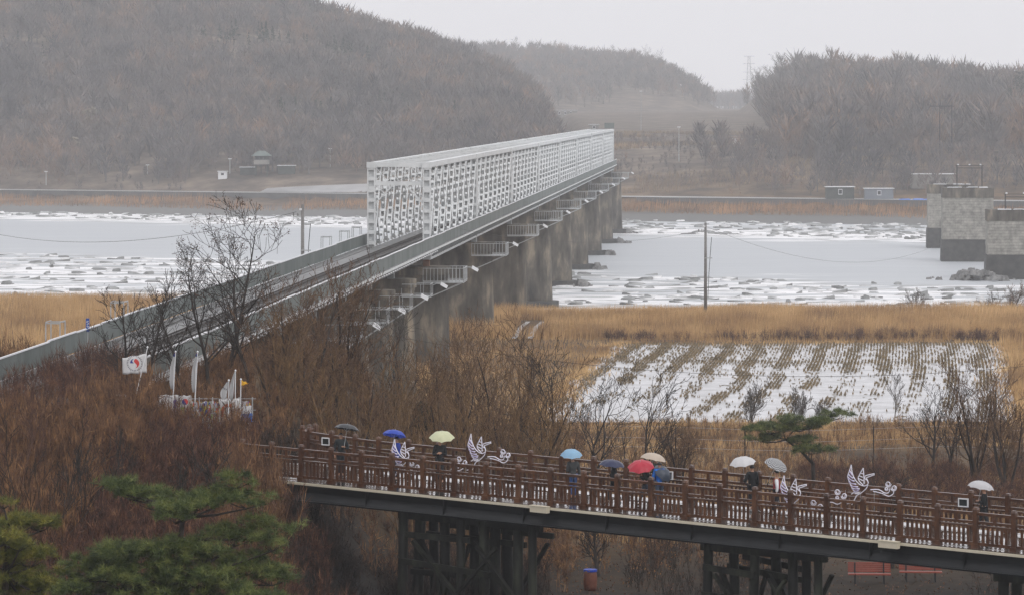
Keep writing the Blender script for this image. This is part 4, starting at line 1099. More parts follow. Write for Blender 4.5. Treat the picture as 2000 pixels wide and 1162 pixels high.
# ------------------------------------------------------------------ memorial fence, flags, banners and ribbons
MY = 160.0
def emblem_mat(name, ring=True, colour=((.6, .05, .05), (.03, .05, .25)), corner=False):
    """white cloth with a round red and blue badge printed on it; UV-free, in object space (x across, z up)"""
    m = bpy.data.materials.new(name); m.use_nodes = True; t = m.node_tree; L = t.links.new; b = t.nodes['Principled BSDF']; b.inputs['Roughness'].default_value = .8
    tc = t.nodes.new('ShaderNodeTexCoord'); s = t.nodes.new('ShaderNodeSeparateXYZ'); L(tc.outputs['Object'], s.inputs[0])
    def mt(op, a, c=0.0):
        n = t.nodes.new('ShaderNodeMath'); n.operation = op
        for i, v in enumerate((a, c)):
            if isinstance(v, (int, float)): n.inputs[i].default_value = v
            else: L(v, n.inputs[i])
        return n.outputs[0]
    x, z = s.outputs['X'], s.outputs['Z']
    r = mt('SQRT', mt('ADD', mt('MULTIPLY', x, x), mt('MULTIPLY', z, z)))
    def mix(fac, c1, c2):
        n = t.nodes.new('ShaderNodeMix'); n.data_type = 'RGBA'; L(fac, n.inputs[0])
        for i, v in ((6, c1), (7, c2)):
            if isinstance(v, tuple): n.inputs[i].default_value = (*v, 1)
            else: L(v, n.inputs[i])
        return n.outputs[2]
    wv = mt('GREATER_THAN', mt('ADD', x, mt('MULTIPLY', mt('SINE', mt('MULTIPLY', z, 16.0)), .05)), .0)
    c = (.62, .62, .63)
    if ring:
        rg_ = mt('MULTIPLY', mt('GREATER_THAN', r, .29), mt('LESS_THAN', r, .36))
        ang = mt('ARCTAN2', z, x)
        c = mix(mt('MULTIPLY', rg_, mt('GREATER_THAN', mt('SINE', mt('MULTIPLY', ang, 26.0)), -.3)), c, (.22, .22, .24))
        if ring == 1:      # two comma shapes curled round each other
            sw = mt('ADD', x, mt('MULTIPLY', mt('SINE', mt('MULTIPLY', z, 15.0)), .07))
            ins = mt('MULTIPLY', mt('LESS_THAN', r, .21), mt('GREATER_THAN', mt('ABSOLUTE', sw), .035))
            side = mt('MULTIPLY', ins, mt('GREATER_THAN', mt('ABSOLUTE', mt('SUBTRACT', z, mt('MULTIPLY', sw, .4))), -1.0))
            c = mix(mt('MULTIPLY', side, mt('GREATER_THAN', sw, 0.0)), c, colour[0])
            c = mix(mt('MULTIPLY', side, mt('MULTIPLY', mt('LESS_THAN', sw, 0.0), mt('GREATER_THAN', z, .0))), c, colour[1])
        else:              # a thick coloured arc
            c = mix(mt('MULTIPLY', mt('MULTIPLY', mt('GREATER_THAN', r, .25), mt('LESS_THAN', r, .40)), mt('GREATER_THAN', mt('SINE', mt('ADD', ang, 2.2 if ring == 2 else -.9)), .35)), c, colour[0] if ring == 3 else colour[1])
    else:
        c = mix(mt('LESS_THAN', r, .14), c, mix(wv, colour[1], colour[0]))
        bars = mt('MULTIPLY', mt('GREATER_THAN', mt('ABSOLUTE', x), .24), mt('MULTIPLY', mt('LESS_THAN', mt('ABSOLUTE', x), .33), mt('GREATER_THAN', mt('SINE', mt('MULTIPLY', z, 80.0)), .2)))
        c = mix(mt('MULTIPLY', bars, mt('GREATER_THAN', mt('ABSOLUTE', z), .10)), c, (.03, .03, .04))
    L(c, b.inputs['Base Color'])
    return m
def flagpole(name, top, bot, label):
    e = empty(name, bot); tag(e, label, 'flag', 'flags at the memorial fence')
    d = Vector(top) - Vector(bot); MB().tube([(0, 0, 0), d], [.03, .02], 7).build('pole', MT['white'], e)
    MB().tube([d, d + Vector((0, 0, .03)), d + Vector((0, 0, .09))], [.02, .05, .02], 8).build('finial', MT['white'], e)
    return e
def cloth_part(parent, name, origin, w, h, m, amp=.06, droop=0.0, n=14, taper=0.0, dirx=-1):
    v = []; f = []; nz = 8
    for i in range(n + 1):
        u = i / n
        for j in range(nz + 1):
            q = j / nz; hh = h * (1 - taper * u)
            v.append((dirx * u * w - dirx * w / 2, amp * math.sin(u * 9 + q * 2.2) * (.3 + u), (q - .5) * hh - droop * u * (.3 + .7 * q) * h + .02 * math.sin(u * 13)))
    for i in range(n):
        for j in range(nz): a = i*(nz+1)+j; f.append((a, a+nz+1, a+nz+2, a+1))
    b = MB(); b.add(v, f); o = b.build(name, m, parent, True); o.location = origin
    sd = o.modifiers.new('thickness', 'SOLIDIFY'); sd.thickness = .006; return o
def furl(parent, name, top, L, w, m):
    """limp flag hanging in folds down its pole"""
    b = MB(); n = 9; k = 7; v = []; f = []
    for i in range(n + 1):
        q = i / n
        for j in range(k + 1):
            u = j / k; ww = w * (.25 + .75 * math.sin(min(1, q * 1.6) * 1.57)) * (1 - .5 * q ** 6)
            v.append((-u * ww * .55 - .1 * q, .07 * math.sin(j * 2.4 + q * 2), -q * L + .05 * math.sin(j * 1.7)))
    for i in range(n):
        for j in range(k): a = i*(k+1)+j; f.append((a, a+1, a+k+2, a+k+1))
    b.add(v, f); o = b.build(name, m, parent, True, loc=top); sd = o.modifiers.new('thickness', 'SOLIDIFY'); sd.thickness = .006; return o
WHT = mat('white_cloth', (.55, .55, .56), (.66, .66, .67), scale=5, rough=.85)
m_em = emblem_mat('badge_cloth'); m_nat = emblem_mat('national_flag_cloth', False)
t_, b_ = at(288, 679, MY), at(243, 826, MY); b_.z = gz(b_.x, b_.y) - .1
e = flagpole('flag', t_, b_, 'white flag with a round red and blue badge on a leaning pole')
cloth_part(e, 'cloth', at(263, 709, MY) - b_, 1.08, .86, m_em, .06, .22)
for px, py, L, lab, mm in ((343, 688, 1.55, 'limp white flag on a pole, left of two hanging side by side', m_nat), (386, 688, 1.7, 'limp white flag with dark stripe on a pole, right of two hanging side by side', m_nat)):
    t_ = at(px, py, MY); b_ = at(px - 10, 830, MY); b_.z = gz(b_.x, b_.y) - .1
    e = flagpole('flag', t_, b_, lab); furl(e, 'cloth', t_ - b_ - Vector((.02, 0, .05)), L, .36, mm)
for px, py, L, w_, lab in ((447, 744, .75, .55, 'short white flag bunched like a cone by the yellow pennant'), (460, 725, 1.2, .34, 'tall limp white flag beside the yellow pennant')):
    t_ = at(px, py, MY - 1); b_ = at(px - 2, 830, MY - 1); b_.z = gz(b_.x, b_.y) - .1
    e = flagpole('flag', t_, b_, lab); furl(e, 'cloth', t_ - b_ - Vector((.02, 0, .05)), L, w_, m_em if px == 447 else WHT)
t_ = at(470.5, 742, MY - 1); b_ = at(469, 835, MY - 1); b_.z = gz(b_.x, b_.y) - .1
e = flagpole('pennant', t_, b_, 'small yellow triangular pennant on a thin pole')
cloth_part(e, 'cloth', t_ - b_ + Vector((.17, 0, -.13)), .34, .26, mat('yellow_cloth', (.72, .38, .03), rough=.8), .02, .0, taper=.95, dirx=1)
mf = empty('memorial_fence', at(390, 840, MY + .5)); o0 = mf.location.copy(); tag(mf, 'wire fence hung with many ribbons below the railway bank', 'fence')
for px in range(285, 500, 26):
    p = at(px, 775, MY + .5); z = gz(p.x, p.y); MB().tube([Vector((p.x, p.y, z - .1)) - o0, p - o0], .03, 6).build('post', MT['galv'], mf)
for py in (778, 800, 822, 844): MB().tube([at(280, py, MY + .5) - o0, at(500, py, MY + .5) - o0], .012, 4).build('strand', MT['galv'], mf)
def banner(px0, px1, py0, py1, m, lab, amp=.06, Y=MY + .3):
    c = at((px0 + px1) / 2, (py0 + py1) / 2, Y); e = empty('banner', c); tag(e, lab, 'banner', 'banners on the memorial fence')
    cloth_part(e, 'cloth', (0, 0, 0), (px1 - px0) / F * Y, (py1 - py0) / F * Y, m, amp); return e
banner(309, 348, 771, 806, emblem_mat('ring_print_cloth', 2, ((.6, .25, .05), (.08, .06, .3))), 'white banner with a ring print at the left of the memorial fence')
banner(349, 374, 772, 796, m_nat, 'white banner with red circle beside the ring print banner')
banner(428, 468, 778, 832, emblem_mat('large_print_cloth', 3, ((.6, .08, .04), (.05, .05, .08))), 'large creased white sheet with a red curve on the memorial fence', .1)
banner(470, 491, 792, 808, WHT, 'small white cloth above the blue one at the end of the memorial fence', .08, MY - .6)
banner(470, 493, 807, 824, mat('blue_cloth', (.04, .16, .52), rough=.8), 'blue cloth at the end of the memorial fence', .08, MY - .6)
banner(222, 246, 770, 798, WHT, 'small pale cloth half hidden in the thicket at left', .08)
rg = np.random.default_rng(4)
N = 4200
px = rg.uniform(288, 488, N); py = rg.uniform(782, 872, N); Yr = MY + .5 + rg.normal(0, .12, N)
A = np.stack([(px - 1000) / F * Yr, Yr, CZ - (py - HZ) / F * Yr], 1); Bp = A + np.stack([rg.normal(0, .06, N), rg.normal(0, .04, N), -rg.uniform(.1, .42, N)], 1)
V, Fc = blade_arrays(A, Bp, rg.uniform(.05, .12, N), rg)
me = np_mesh('ribbons', V, Fc, mat('white_ribbon', (.55, .54, .56), rough=.8))
for nm, c in (('yellow_ribbon', (.55, .42, .06)), ('red_ribbon', (.42, .06, .05)), ('orange_ribbon', (.50, .18, .04)), ('blue_ribbon', (.08, .12, .4)), ('green_ribbon', (.22, .35, .08))): me.materials.append(mat(nm, c, rough=.8))
me.polygons.foreach_set('material_index', rg.choice(6, N, p=(.52, .14, .1, .09, .08, .07)).astype(np.int32))
o = link('ribbons', me, mf); o.location = -o0; o['kind'] = 'stuff'

# ------------------------------------------------------------------ far bank buildings and furniture
def far_base(px, Y): X = (px - 1000) / F * Y; return Vector((X, Y, gz(X, Y)))
b = far_base(511, 1062); e = empty('watchtower', b); tag(e, 'small guard tower on stilts under the wooded hill', 'tower')
for x in (-1.7, 1.7):
    for y in (-1.5, 1.5): MB().box((x - .13, y - .13, -.2), (x + .13, y + .13, 3.4)).build('leg', MT['wall_dark'], e)
MB().box((-2.2, -2, 3.4), (2.2, 2, 4.7)).build('parapet', MT['wall_far'], e)
MB().box((-1.9, -1.7, 4.7), (1.9, 1.7, 6.0)).build('cabin', MT['wall_dark'], e)
m = MB(); m.add([(-2.9, -2.6, 5.9), (2.9, -2.6, 5.9), (2.9, 2.6, 5.9), (-2.9, 2.6, 5.9), (-1.0, 0, 7.4), (1.0, 0, 7.4)], [(3,2,1,0),(0,1,5,4),(1,2,5),(2,3,4,5),(3,0,4)]); m.build('roof', MT['roof'], e)
for x in (-1.2, 0, 1.2): MB().box((x - .4, -1.74, 4.9), (x + .4, -1.705, 5.7)).build('window', MT['glass'], e)
def hut(px, Y, w, d, h, lab, wall, name='hut', pitched=True, wins=2, cat='hut', lift=0.0):
    b = far_base(px, Y); b.z += lift; e = empty(name, b); tag(e, lab, cat)
    MB().box((-w/2, -d/2, -.3), (w/2, d/2, h)).build('wall', wall, e)
    if pitched:
        m = MB(); r = h + .25 * d; m.add([(-w/2-.4, -d/2-.4, h), (w/2+.4, -d/2-.4, h), (w/2+.4, d/2+.4, h), (-w/2-.4, d/2+.4, h), (-w/2-.4, 0, r), (w/2+.4, 0, r)], [(3,2,1,0),(0,1,5,4),(2,3,4,5),(1,2,5),(3,0,4)]); m.build('roof', MT['roof'], e)
    else: MB().box((-w/2-.25, -d/2-.25, h), (w/2+.25, d/2+.25, h + .18)).build('roof', MT['snow'], e)
    for i in range(wins):
        x = (i - (wins - 1) / 2) * w / max(wins, 1) * .8
        q = MB().box((x - .55, -d/2 - .05, h * .42), (x + .55, -d/2 - .004, h * .85)).build('window', MT['white'], e)
        MB().box((x - .42, -d/2 - .09, h * .48), (x + .42, -d/2 - .052, h * .8)).build('pane', MT['glass'], q)
    return e
hut(435, 1062, 2.6, 2, 2.0, 'tiny white booth left of the guard tower', MT['white'], 'booth', False, 1, 'booth')
hut(484, 1066, 4.4, 3, 1.9, 'dark low shed beneath the guard tower, left one', MT['wall_dark'], 'shed', False, 0, 'shed')
hut(560, 1064, 5.0, 3, 2.2, 'dark low shed right of the guard tower', MT['wall_dark'], 'shed', False, 0, 'shed')
e = hut(1640, 962, 7.4, 4, 3.4, 'dark hut with a white framed window on the far bank', MT['wall_dark'], 'hut', False, 1)
hut(1716, 960, 7.6, 3, 3.0, 'blue grey container cabin on the far bank', MT['container'], 'container_cabin', False, 1, 'cabin')
hut(1822, 985, 12, 5, 3.6, 'long concrete hut with a snowy roof behind the old piers', MT['wall_far'], 'hut', False, 0)
for px, w_, lab in ((1683, 1.2, 'small blue tarpaulin heap by the container cabin'), (1768, 2.4, 'left blue tarpaulin heap on the far river wall'), (1795, 2.8, 'middle blue tarpaulin heap on the far river wall'), (1812, 1.4, 'right blue tarpaulin heap beside the old pier')):
    b = far_base(px, 951); m = MB(); rr2 = random.Random(px)
    ring = [(w_ * math.cos(a) * rr2.uniform(.8, 1), .8 * math.sin(a)) for a in [k * math.pi / 5 for k in range(10)]]
    m.add([(x, y, -.1) for x, y in ring] + [(x * .6, y * .6, .55 * rr2.uniform(.6, 1.2)) for x, y in ring], [tuple(range(10, 20))] + [(k, (k+1) % 10, 10 + (k+1) % 10, 10 + k) for k in range(10)])
    tag(m.build('tarpaulin', MT['tarp'], None, loc=b), lab, 'tarpaulin', 'blue tarpaulins on the far bank')
hut(1098, 1850, 15, 6, 3.8, 'long pale building in the gap between the two wooded hills', MT['wall_far'], 'building', False, 4, 'building')
hut(1160, 1330, 3.5, 3, 2.6, 'small pale hut right of the dark conifer beyond the bridge', MT['wall_far'], 'hut', False, 1)
hut(1440, 1150, 3.0, 2, 1.6, 'small white roofed booth on the bank right of the bridge', MT['white'], 'booth', False, 0, 'booth')
hut(1483, 1150, 4.0, 2, 1.3, 'low white shed on the bank right of the bridge', MT['wall_far'], 'shed', False, 0, 'shed')
b = far_base(1190, 1290); e = empty('notice_board', b); tag(e, 'green notice board on two posts beyond the bridge', 'sign')
for x in (-1.5, 1.5): MB().box((x - .1, -.1, -.3), (x + .1, .1, 2.8)).build('post', MT['pole'], e)
MB().box((-1.75, -.17, 2.0), (1.75, -.101, 4.0)).build('board', mat('dull_green_board', (.10, .13, .12), rough=.6), e)
def lamp_post(px, top, Y, lab):
    b = far_base(px, Y); h = CZ - (top - HZ) / F * Y - b.z; e = empty('lamp_post', b); tag(e, lab, 'lamp post', 'thin posts on the far bank')
    MB().tube([(0, 0, -.2), (0, 0, h)], [.14, .09], 7).build('shaft', MT['galv'], e)
    MB().box((-.5, -.15, h - .25), (.5, .15, h)).build('lamp', MT['white'], e)
lamp_post(449, 310, 1068, 'thin lamp post between the white booth and the guard tower'); lamp_post(90, 335, 1075, 'thin lamp post far left below the big hill')
lamp_post(288, 322, 1075, 'thin lamp post at the foot of the hill, left of the booth'); lamp_post(645, 290, 1072, 'thin lamp post by the pale road left of the truss portal')
lamp_post(383, 362, 1062, 'short white post on the river wall'); lamp_post(1252, 178, 1350, 'lamp post on the slope beyond the bridge end'); lamp_post(1326, 248, 1060, 'thin pole on the bank right of the bridge end')
# H-frame power pole
b = far_base(1847, 1040); e = empty('power_pole', b); h = CZ - (206 - HZ) / F * 1040 - b.z; tag(e, 'dark two legged power pole before the right hand wood', 'power pole')
for x in (-1.7, 1.8): MB().tube([(x, 0, -.3), (x, 0, h)], [.22, .15], 7).build('leg', MT['wire'], e)
MB().box((-4.6, -.1, h - .45), (2.4, .1, h - .2)).build('crossarm', MT['wire'], e)
# lattice pylon, far
def pylon(px, top, Y, lab):
    b = far_base(px, Y); h = CZ - (top - HZ) / F * Y - b.z; e = empty('pylon', b); tag(e, lab, 'pylon', 'power pylons in the mist'); m = MB()
    for sx in (-1, 1):
        for sy in (-1, 1): m.bar((sx * 3.2, sy * 3.2, -.5), (sx * .8, sy * .8, h), .3, .3)
    for i in range(9):
        z0, z1 = h * i / 9, h * (i + 1) / 9; a, c = 3.2 - 2.4 * i / 9, 3.2 - 2.4 * (i + 1) / 9
        for s in (-1, 1): m.bar((-a * s, -a, z0), (c * s, -c, z1), .16, .16)
    m.build('tower', MT['galv'], e)
    for z, w_ in ((h, 4.6), (h * .86, 5.4), (h * .70, 5.4), (h * .56, 5.4)): MB().bar((-w_, 0, z - .3), (w_, 0, z - .3), .3, .4).build('arm', MT['galv'], e)
pylon(1463, 110, 3250, 'misty lattice pylon in the gap left of the right hand wood')

# ------------------------------------------------------------------ vegetation
def grow(seed, H, nst=1, spread=.5, kids=(9, 6, 4), base_r=.11, lean=0.0, clear=.25, trop=.25, jit=.16, fork=.9):
    R = np.random.default_rng(seed); levs = {0: [], 1: [], 2: [], 3: []}; tips = []
    def branch(p, d, L, r, lev):
        ns = (7, 4, 3, 2)[lev]; pts = [p]; rs = [r]
        for i in range(ns):
            d = d + R.normal(0, jit, 3) * (.6 if lev == 0 else 1) + np.array([0, 0, trop * (.5 if lev else .3)]); d = d / np.linalg.norm(d)
            q = pts[-1] + d * L / ns; r2 = r * (1 - (i + 1) / ns * (.85 if lev else .8))
            levs[lev].append((pts[-1], q, rs[-1], max(r2, .004))); pts.append(q); rs.append(max(r2, .004))
        if lev == 3: tips.append(pts[-1]); return
        nk = kids[lev] if lev < len(kids) else 0
        for k in range(nk):
            u = (clear if lev == 0 else .15) + (1 - (clear if lev == 0 else .15)) * (k + R.random()) / nk
            i = min(int(u * ns), ns - 1); f = u * ns - i; b0 = pts[i] + (pts[i + 1] - pts[i]) * f; rr_ = rs[i] + (rs[i + 1] - rs[i]) * f
            dd = pts[i + 1] - pts[i]; dd = dd / np.linalg.norm(dd); pr = R.normal(size=3); pr -= dd * pr.dot(dd); pr /= np.linalg.norm(pr)
            nd = dd * (1 - spread * fork * .55) + pr * spread * R.uniform(.7, 1.2); nd /= np.linalg.norm(nd)
            branch(b0, nd, L * R.uniform(.42, .62) * (1.15 - .55 * u), max(rr_ * .62, .005), lev + 1)
    for s in range(nst):
        a = R.uniform(0, 6.28); ln = lean if nst == 1 else R.uniform(.12, .42) + lean
        d = np.array([math.cos(a) * ln, math.sin(a) * ln, 1.]); d /= np.linalg.norm(d)
        branch(np.array([math.cos(a) * .1 * (nst > 1), math.sin(a) * .1 * (nst > 1), -.15]), d, H * (1 if s == 0 else R.uniform(.7, 1)), base_r * (1 if s == 0 else .75), 0)
    return levs, np.array(tips)
def seg_mesh(name, segs, m, n=3, rmin=0.0):
    P0 = np.array([s[0] for s in segs]); P1 = np.array([s[1] for s in segs]); R0 = np.maximum([s[2] for s in segs], rmin); R1 = np.maximum([s[3] for s in segs], rmin)
    V, Fc = seg_arrays(P0, P1, R0, R1, n); return np_mesh(name, V, Fc, m, True)
def leaf_arrays(C, size, R):
    N = len(C); a = R.normal(size=(N, 3)); a /= np.linalg.norm(a, axis=1, keepdims=True); b_ = np.cross(a, R.normal(size=(N, 3))); b_ /= np.linalg.norm(b_, axis=1, keepdims=True)
    s = (size * R.uniform(.6, 1.3, N))[:, None]
    V = np.stack([C - a * s, C + b_ * s * .5, C + a * s, C - b_ * s * .5], 1).reshape(-1, 3); return V, np.arange(4 * N).reshape(-1, 4)
def bare_tree(px, Y, top, style, label, seed, leaves=0, name='bare_tree', X=None, group='bare trees around the footbridge', **kw):
    X = (px - 1000) / F * Y if X is None else X; z = gz(X, Y); H = CZ - (top - HZ) / F * Y - z
    arg = dict(dark=dict(nst=1, spread=.62, kids=(12, 6, 4), base_r=.125, clear=.2, jit=.17), brown=dict(nst=4, spread=.5, kids=(9, 6, 4), base_r=.13, clear=.12, trop=.28),
               gold=dict(nst=5, spread=.45, kids=(9, 6, 4), base_r=.085, clear=.1, trop=.35, jit=.12), grey=dict(nst=5, spread=.5, kids=(8, 5, 3), base_r=.05, clear=.05, trop=.25), slim=dict(nst=1, spread=.55, kids=(12, 5, 3), base_r=.05, clear=.15, trop=.4),
               red=dict(nst=4, spread=.5, kids=(9, 6, 4), base_r=.06, clear=.1))[style]
    arg.update(kw)
    mt_ = {'dark': 'bark', 'brown': 'bark_brown', 'gold': 'bark_gold', 'grey': 'bark_grey', 'red': 'bark_red', 'slim': 'bark_grey'}[style]
    levs, tips = grow(seed, 1.0 * H * .80, **arg)
    zt = max(s[1][2] for l in levs.values() for s in l); f = H / zt
    sc3 = np.array([min(1.15, .75 + .25 * f) , min(1.15, .75 + .25 * f), f])
    levs = {k: [(a * sc3, b_ * sc3, r0, r1) for a, b_, r0, r1 in l] for k, l in levs.items()}
    e = empty(name, (X, Y, z)); tag(e, label, 'tree' if H > 3 else 'bush', group)
    link('trunk', seg_mesh('trunk', levs[0], MT['bark'] if style in ('dark', 'brown') else MT[mt_], 6), e)
    link('crown', seg_mesh('crown', levs[1] + levs[2] + levs[3], MT[mt_], 3, RM.get(style, .008) if Y < 230 else .011), e)
    if leaves:
        R = np.random.default_rng(seed + 1); C = (tips * sc3)[R.choice(len(tips), leaves // 6)]
        C = np.repeat(C, 6, 0) + R.normal(0, .10, (len(C) * 6, 3)); V, Fc = leaf_arrays(C, .05, R)
        tag(link('dead_leaves', np_mesh('dead_leaves', V, Fc, MT['dead_leaf']), e), kind='stuff')
    return e
RM = {'dark': .0105, 'brown': .0105, 'gold': .009, 'red': .008}
TREES = [
 (444, 186, 372, 'dark', 'tall dark bare tree with dead leaf clusters standing before the railway', 1, 1500, {'spread': .72, 'clear': .12, 'kids': (15, 6, 4)}),
 (405, 182, 470, 'dark', 'dark bare sapling just left of the tall leafy one', 41, 240, {}),
 (490, 182, 455, 'dark', 'dark bare sapling just right of the tall leafy one', 42, 200, {}),
 (250, 172, 560, 'dark', 'slim dark sapling above the emblem flag', 43, 60, {}),
 (288, 178, 522, 'dark', 'small dark bare tree left of the tall one, before the railway screen', 2, 150, {}),
 (356, 176, 560, 'dark', 'thin dark bare tree between the emblem flag and the tall tree', 33, 120, {}),
 (535, 172, 520, 'brown', 'brown many stemmed bare tree just right of the tall dark tree', 3, 200, {}),
 (590, 178, 505, 'brown', 'brown bare tree rising over the railway screen, second right of the tall dark tree', 4, 200, {}),
 (652, 184, 480, 'brown', 'brown bare tree whose top crosses the rails below the truss portal', 5, 300, {}),
 (700, 182, 590, 'brown', 'brown bare tree above the charcoal umbrella', 6, 0, {}),
 (765, 196, 580, 'dark', 'dark single stemmed bare tree above the blue umbrella', 7, 0, {}),
 (820, 188, 660, 'gold', 'golden brown willow bush above the pale yellow umbrella', 8, 0, {}),
 (868, 206, 620, 'gold', 'golden brown willow right of the dark nest shaped clump', 9, 0, {}),
 (935, 196, 580, 'brown', 'tall brown bare tree above the second crane sculpture', 10, 0, {}),
 (985, 204, 592, 'brown', 'tall brown bare tree just left of the icy farm track', 11, 0, {}),
 (1040, 200, 690, 'gold', 'low golden willow bush at the left end of the paddy', 12, 0, {}),
 (1104, 178, 640, 'dark', 'dark spreading bare tree above the light blue umbrella', 13, 0, {}),
 (1168, 200, 690, 'dark', 'dark bare tree right of the light blue umbrella', 14, 0, {}),
 (1243, 176, 715, 'dark', 'dark spreading bare tree above the beige umbrella', 15, 0, {}),
 (1330, 214, 800, 'brown', 'low brown bush right of the beige umbrella', 16, 0, {}),
 (1465, 288, 730, 'grey', 'grey bare bush on the near edge of the paddy, above the white umbrella', 17, 0, {}),
 (1555, 289, 752, 'grey', 'grey bare bush on the paddy edge behind the pine', 18, 0, {}),
 (1610, 289, 775, 'grey', 'low grey bush on the paddy edge right of the pine', 19, 0, {}),
 (1746, 291, 722, 'slim', 'slender young bare tree on the near edge of the paddy', 20, 0, {}),
 (1818, 232, 730, 'dark', 'dark bare tree left of the right hand clump', 21, 0, {}),
 (1858, 225, 745, 'dark', 'dark bare sapling in the middle of the right hand clump', 22, 0, {}),
 (1908, 214, 690, 'brown', 'reddish bare tree above the clear umbrella', 23, 0, {}),
 (1965, 210, 690, 'brown', 'reddish bare tree at the right picture edge', 24, 0, {}),
 (1742, 160, 900, 'dark', 'small dark tree between the two red benches', 25, 0, {}),
 (1170, 160, 1000, 'dark', 'small dark tree behind the blue rimmed bin', 26, 0, {}),
 (1790, 478, 560, 'grey', 'grey bush at the water edge before the old piers', 27, 0, {}),
 (1975, 470, 545, 'brown', 'brown bush at the water edge by the right picture edge', 28, 0, {}),
 (1930, 474, 565, 'grey', 'grey bush left of the brown one at the water edge', 29, 0, {}),
]
for px, Y, top, st, lab, sd, lv, kw in TREES: bare_tree(px, Y, top, st, lab, sd, lv, **kw)
for i, (px, Y, top) in enumerate(((12, 128, 742), (48, 118, 800), (92, 134, 738), (140, 122, 800), (178, 140, 770), (226, 126, 832), (300, 138, 800), (338, 124, 850), (392, 140, 820), (438, 130, 838))):
    bare_tree(px, Y, top, 'dark' if i % 2 else 'red', 'first second third fourth fifth sixth seventh eighth ninth tenth'.split()[i] + ' bare sapling from the left in the bramble thicket', 400 + i, 0, group='saplings in the bramble thicket', base_r=.04, spread=.42, kids=(8, 4, 2), nst=2, trop=.35)
for i, (px, Y, top, st) in enumerate(((560, 166, 590, 'gold'), (612, 170, 640, 'brown'), (672, 166, 660, 'gold'), (735, 172, 640, 'brown'), (792, 168, 690, 'gold'), (845, 176, 640, 'brown'), (905, 170, 660, 'gold'), (958, 176, 640, 'gold'), (1012, 172, 680, 'brown'), (1062, 170, 720, 'gold'))):
    bare_tree(px, Y, top, st, 'first second third fourth fifth sixth seventh eighth ninth tenth'.split()[i] + ' light brown sapling from the left in the row just behind the far railing', 430 + i, 0, group='light brown saplings behind the far railing', nst=4, kids=(7, 5, 3))
# dark rounded clump caught in the willows
R = np.random.default_rng(77); c = at(826, 812, 190); N = 2200
C = R.normal(0, 1, (N, 3)); C = C / np.linalg.norm(C, axis=1, keepdims=True) * (R.random((N, 1)) ** .5) * np.array([.6, .6, .8]) 
V, Fc = leaf_arrays(C, .09, R)
e = empty('evergreen_bush', (c.x, c.y, gz(c.x, c.y))); tag(e, 'dark rounded evergreen clump between the golden willows', 'bush')
link('crown', np_mesh('crown', V, Fc, mat('dark_evergreen', (.02, .024, .012), (.035, .035, .016), scale=2)), e, (0, 0, c.z - e.location.z))
MB().tube([(0, 0, -.1), (0, 0, c.z - e.location.z)], .06, 6).build('trunk', MT['bark'], e)

def shrub_template(seed, stems=9, tw=14, h=1.0, spread=.45):
    R = np.random.default_rng(seed); A, Bq, W = [], [], []
    for s in range(stems):
        a = R.uniform(0, 6.28); ln = R.uniform(.05, spread); p = np.array([R.normal(0, .12), R.normal(0, .12), -.05]); d = np.array([math.cos(a) * ln, math.sin(a) * ln, 1.]); L = h * R.uniform(.6, 1)
        pts = [p]
        for i in range(4):
            d = d + R.normal(0, .12, 3); pts.append(pts[-1] + d / np.linalg.norm(d) * L / 4)
        for i in range(4): A.append(pts[i]); Bq.append(pts[i + 1] + (pts[i+1] - pts[i]) * .2); W.append(.030 * (1 - i * .18))
        for t in range(tw):
            u = R.uniform(.2, .98) * 4; i = int(min(u, 3)); b0 = pts[i] + (pts[i+1] - pts[i]) * (u - i); dd = R.normal(0, .55, 3) + np.array([d[0] * .4, d[1] * .4, .9]); dd /= np.linalg.norm(dd)
            A.append(b0); Bq.append(b0 + dd * h * R.uniform(.14, .36)); W.append(.017)
    return blade_arrays(np.array(A), np.array(Bq), np.array(W), R)
def in_poly(X, Y, poly):
    ins = np.zeros(len(X), bool); j = len(poly) - 1
    for i in range(len(poly)):
        xi, yi = poly[i]; xj, yj = poly[j]
        cnd = ((yi > Y) != (yj > Y)) & (X < (xj - xi) * (Y - yi) / (yj - yi + 1e-12) + xi); ins ^= cnd; j = i
    return ins
def thicket(name, n, pxr, Yr, hr, m, label, seed, cond=None, stems=9, tw=14, spread=.45, z_off=0):
    R = np.random.default_rng(seed); Y = np.sqrt(R.uniform(Yr[0] ** 2, Yr[1] ** 2, n)); px = R.uniform(pxr[0], pxr[1], n); X = (px - 1000) / F * Y
    if cond is not None:
        k = cond(X, Y, px); X, Y = X[k], Y[k]
    Z = height(X, Y); parts = []; nv = 6; pick = R.integers(0, nv, len(X))
    for q in range(nv):
        k = pick == q; V, Fc = shrub_template(seed * 10 + q, stems, tw, 1.0, spread); H = R.uniform(hr[0], hr[1], k.sum())
        parts.append(scatter(V, Fc, np.stack([X[k], Y[k], Z[k]], 1), R.uniform(0, 6.28, k.sum()), np.sqrt(H) * .9, H))
    V, Fc = merge(parts); o = link(name, np_mesh(name, V, Fc, m)); tag(o, label, 'undergrowth', None, 'stuff'); return o
def off_rail(X, Y, px):
    d = np.abs(X - rail_x(Y)); return (d > 4.6)
def off_foot(X, Y):   # not inside the footbridge deck
    s = (X - P0.x) * math.cos(FA) + (Y - P0.y) * math.sin(FA); w_ = -(X - P0.x) * math.sin(FA) + (Y - P0.y) * math.cos(FA)
    return ~((s > -3) & (w_ > -.9) & (w_ < WD + 1.0)) | ((s < 1) & (w_ < -.5))
thicket('bramble_thicket', 1050, (-60, 500), (98, 158), (1.3, 2.6), MT['thicket_near'], 'dense reddish bramble thicket filling the lower left', 1, lambda X, Y, px: (X < -6.5) & off_foot(X, Y) & off_rail(X, Y, px), 10, 16)
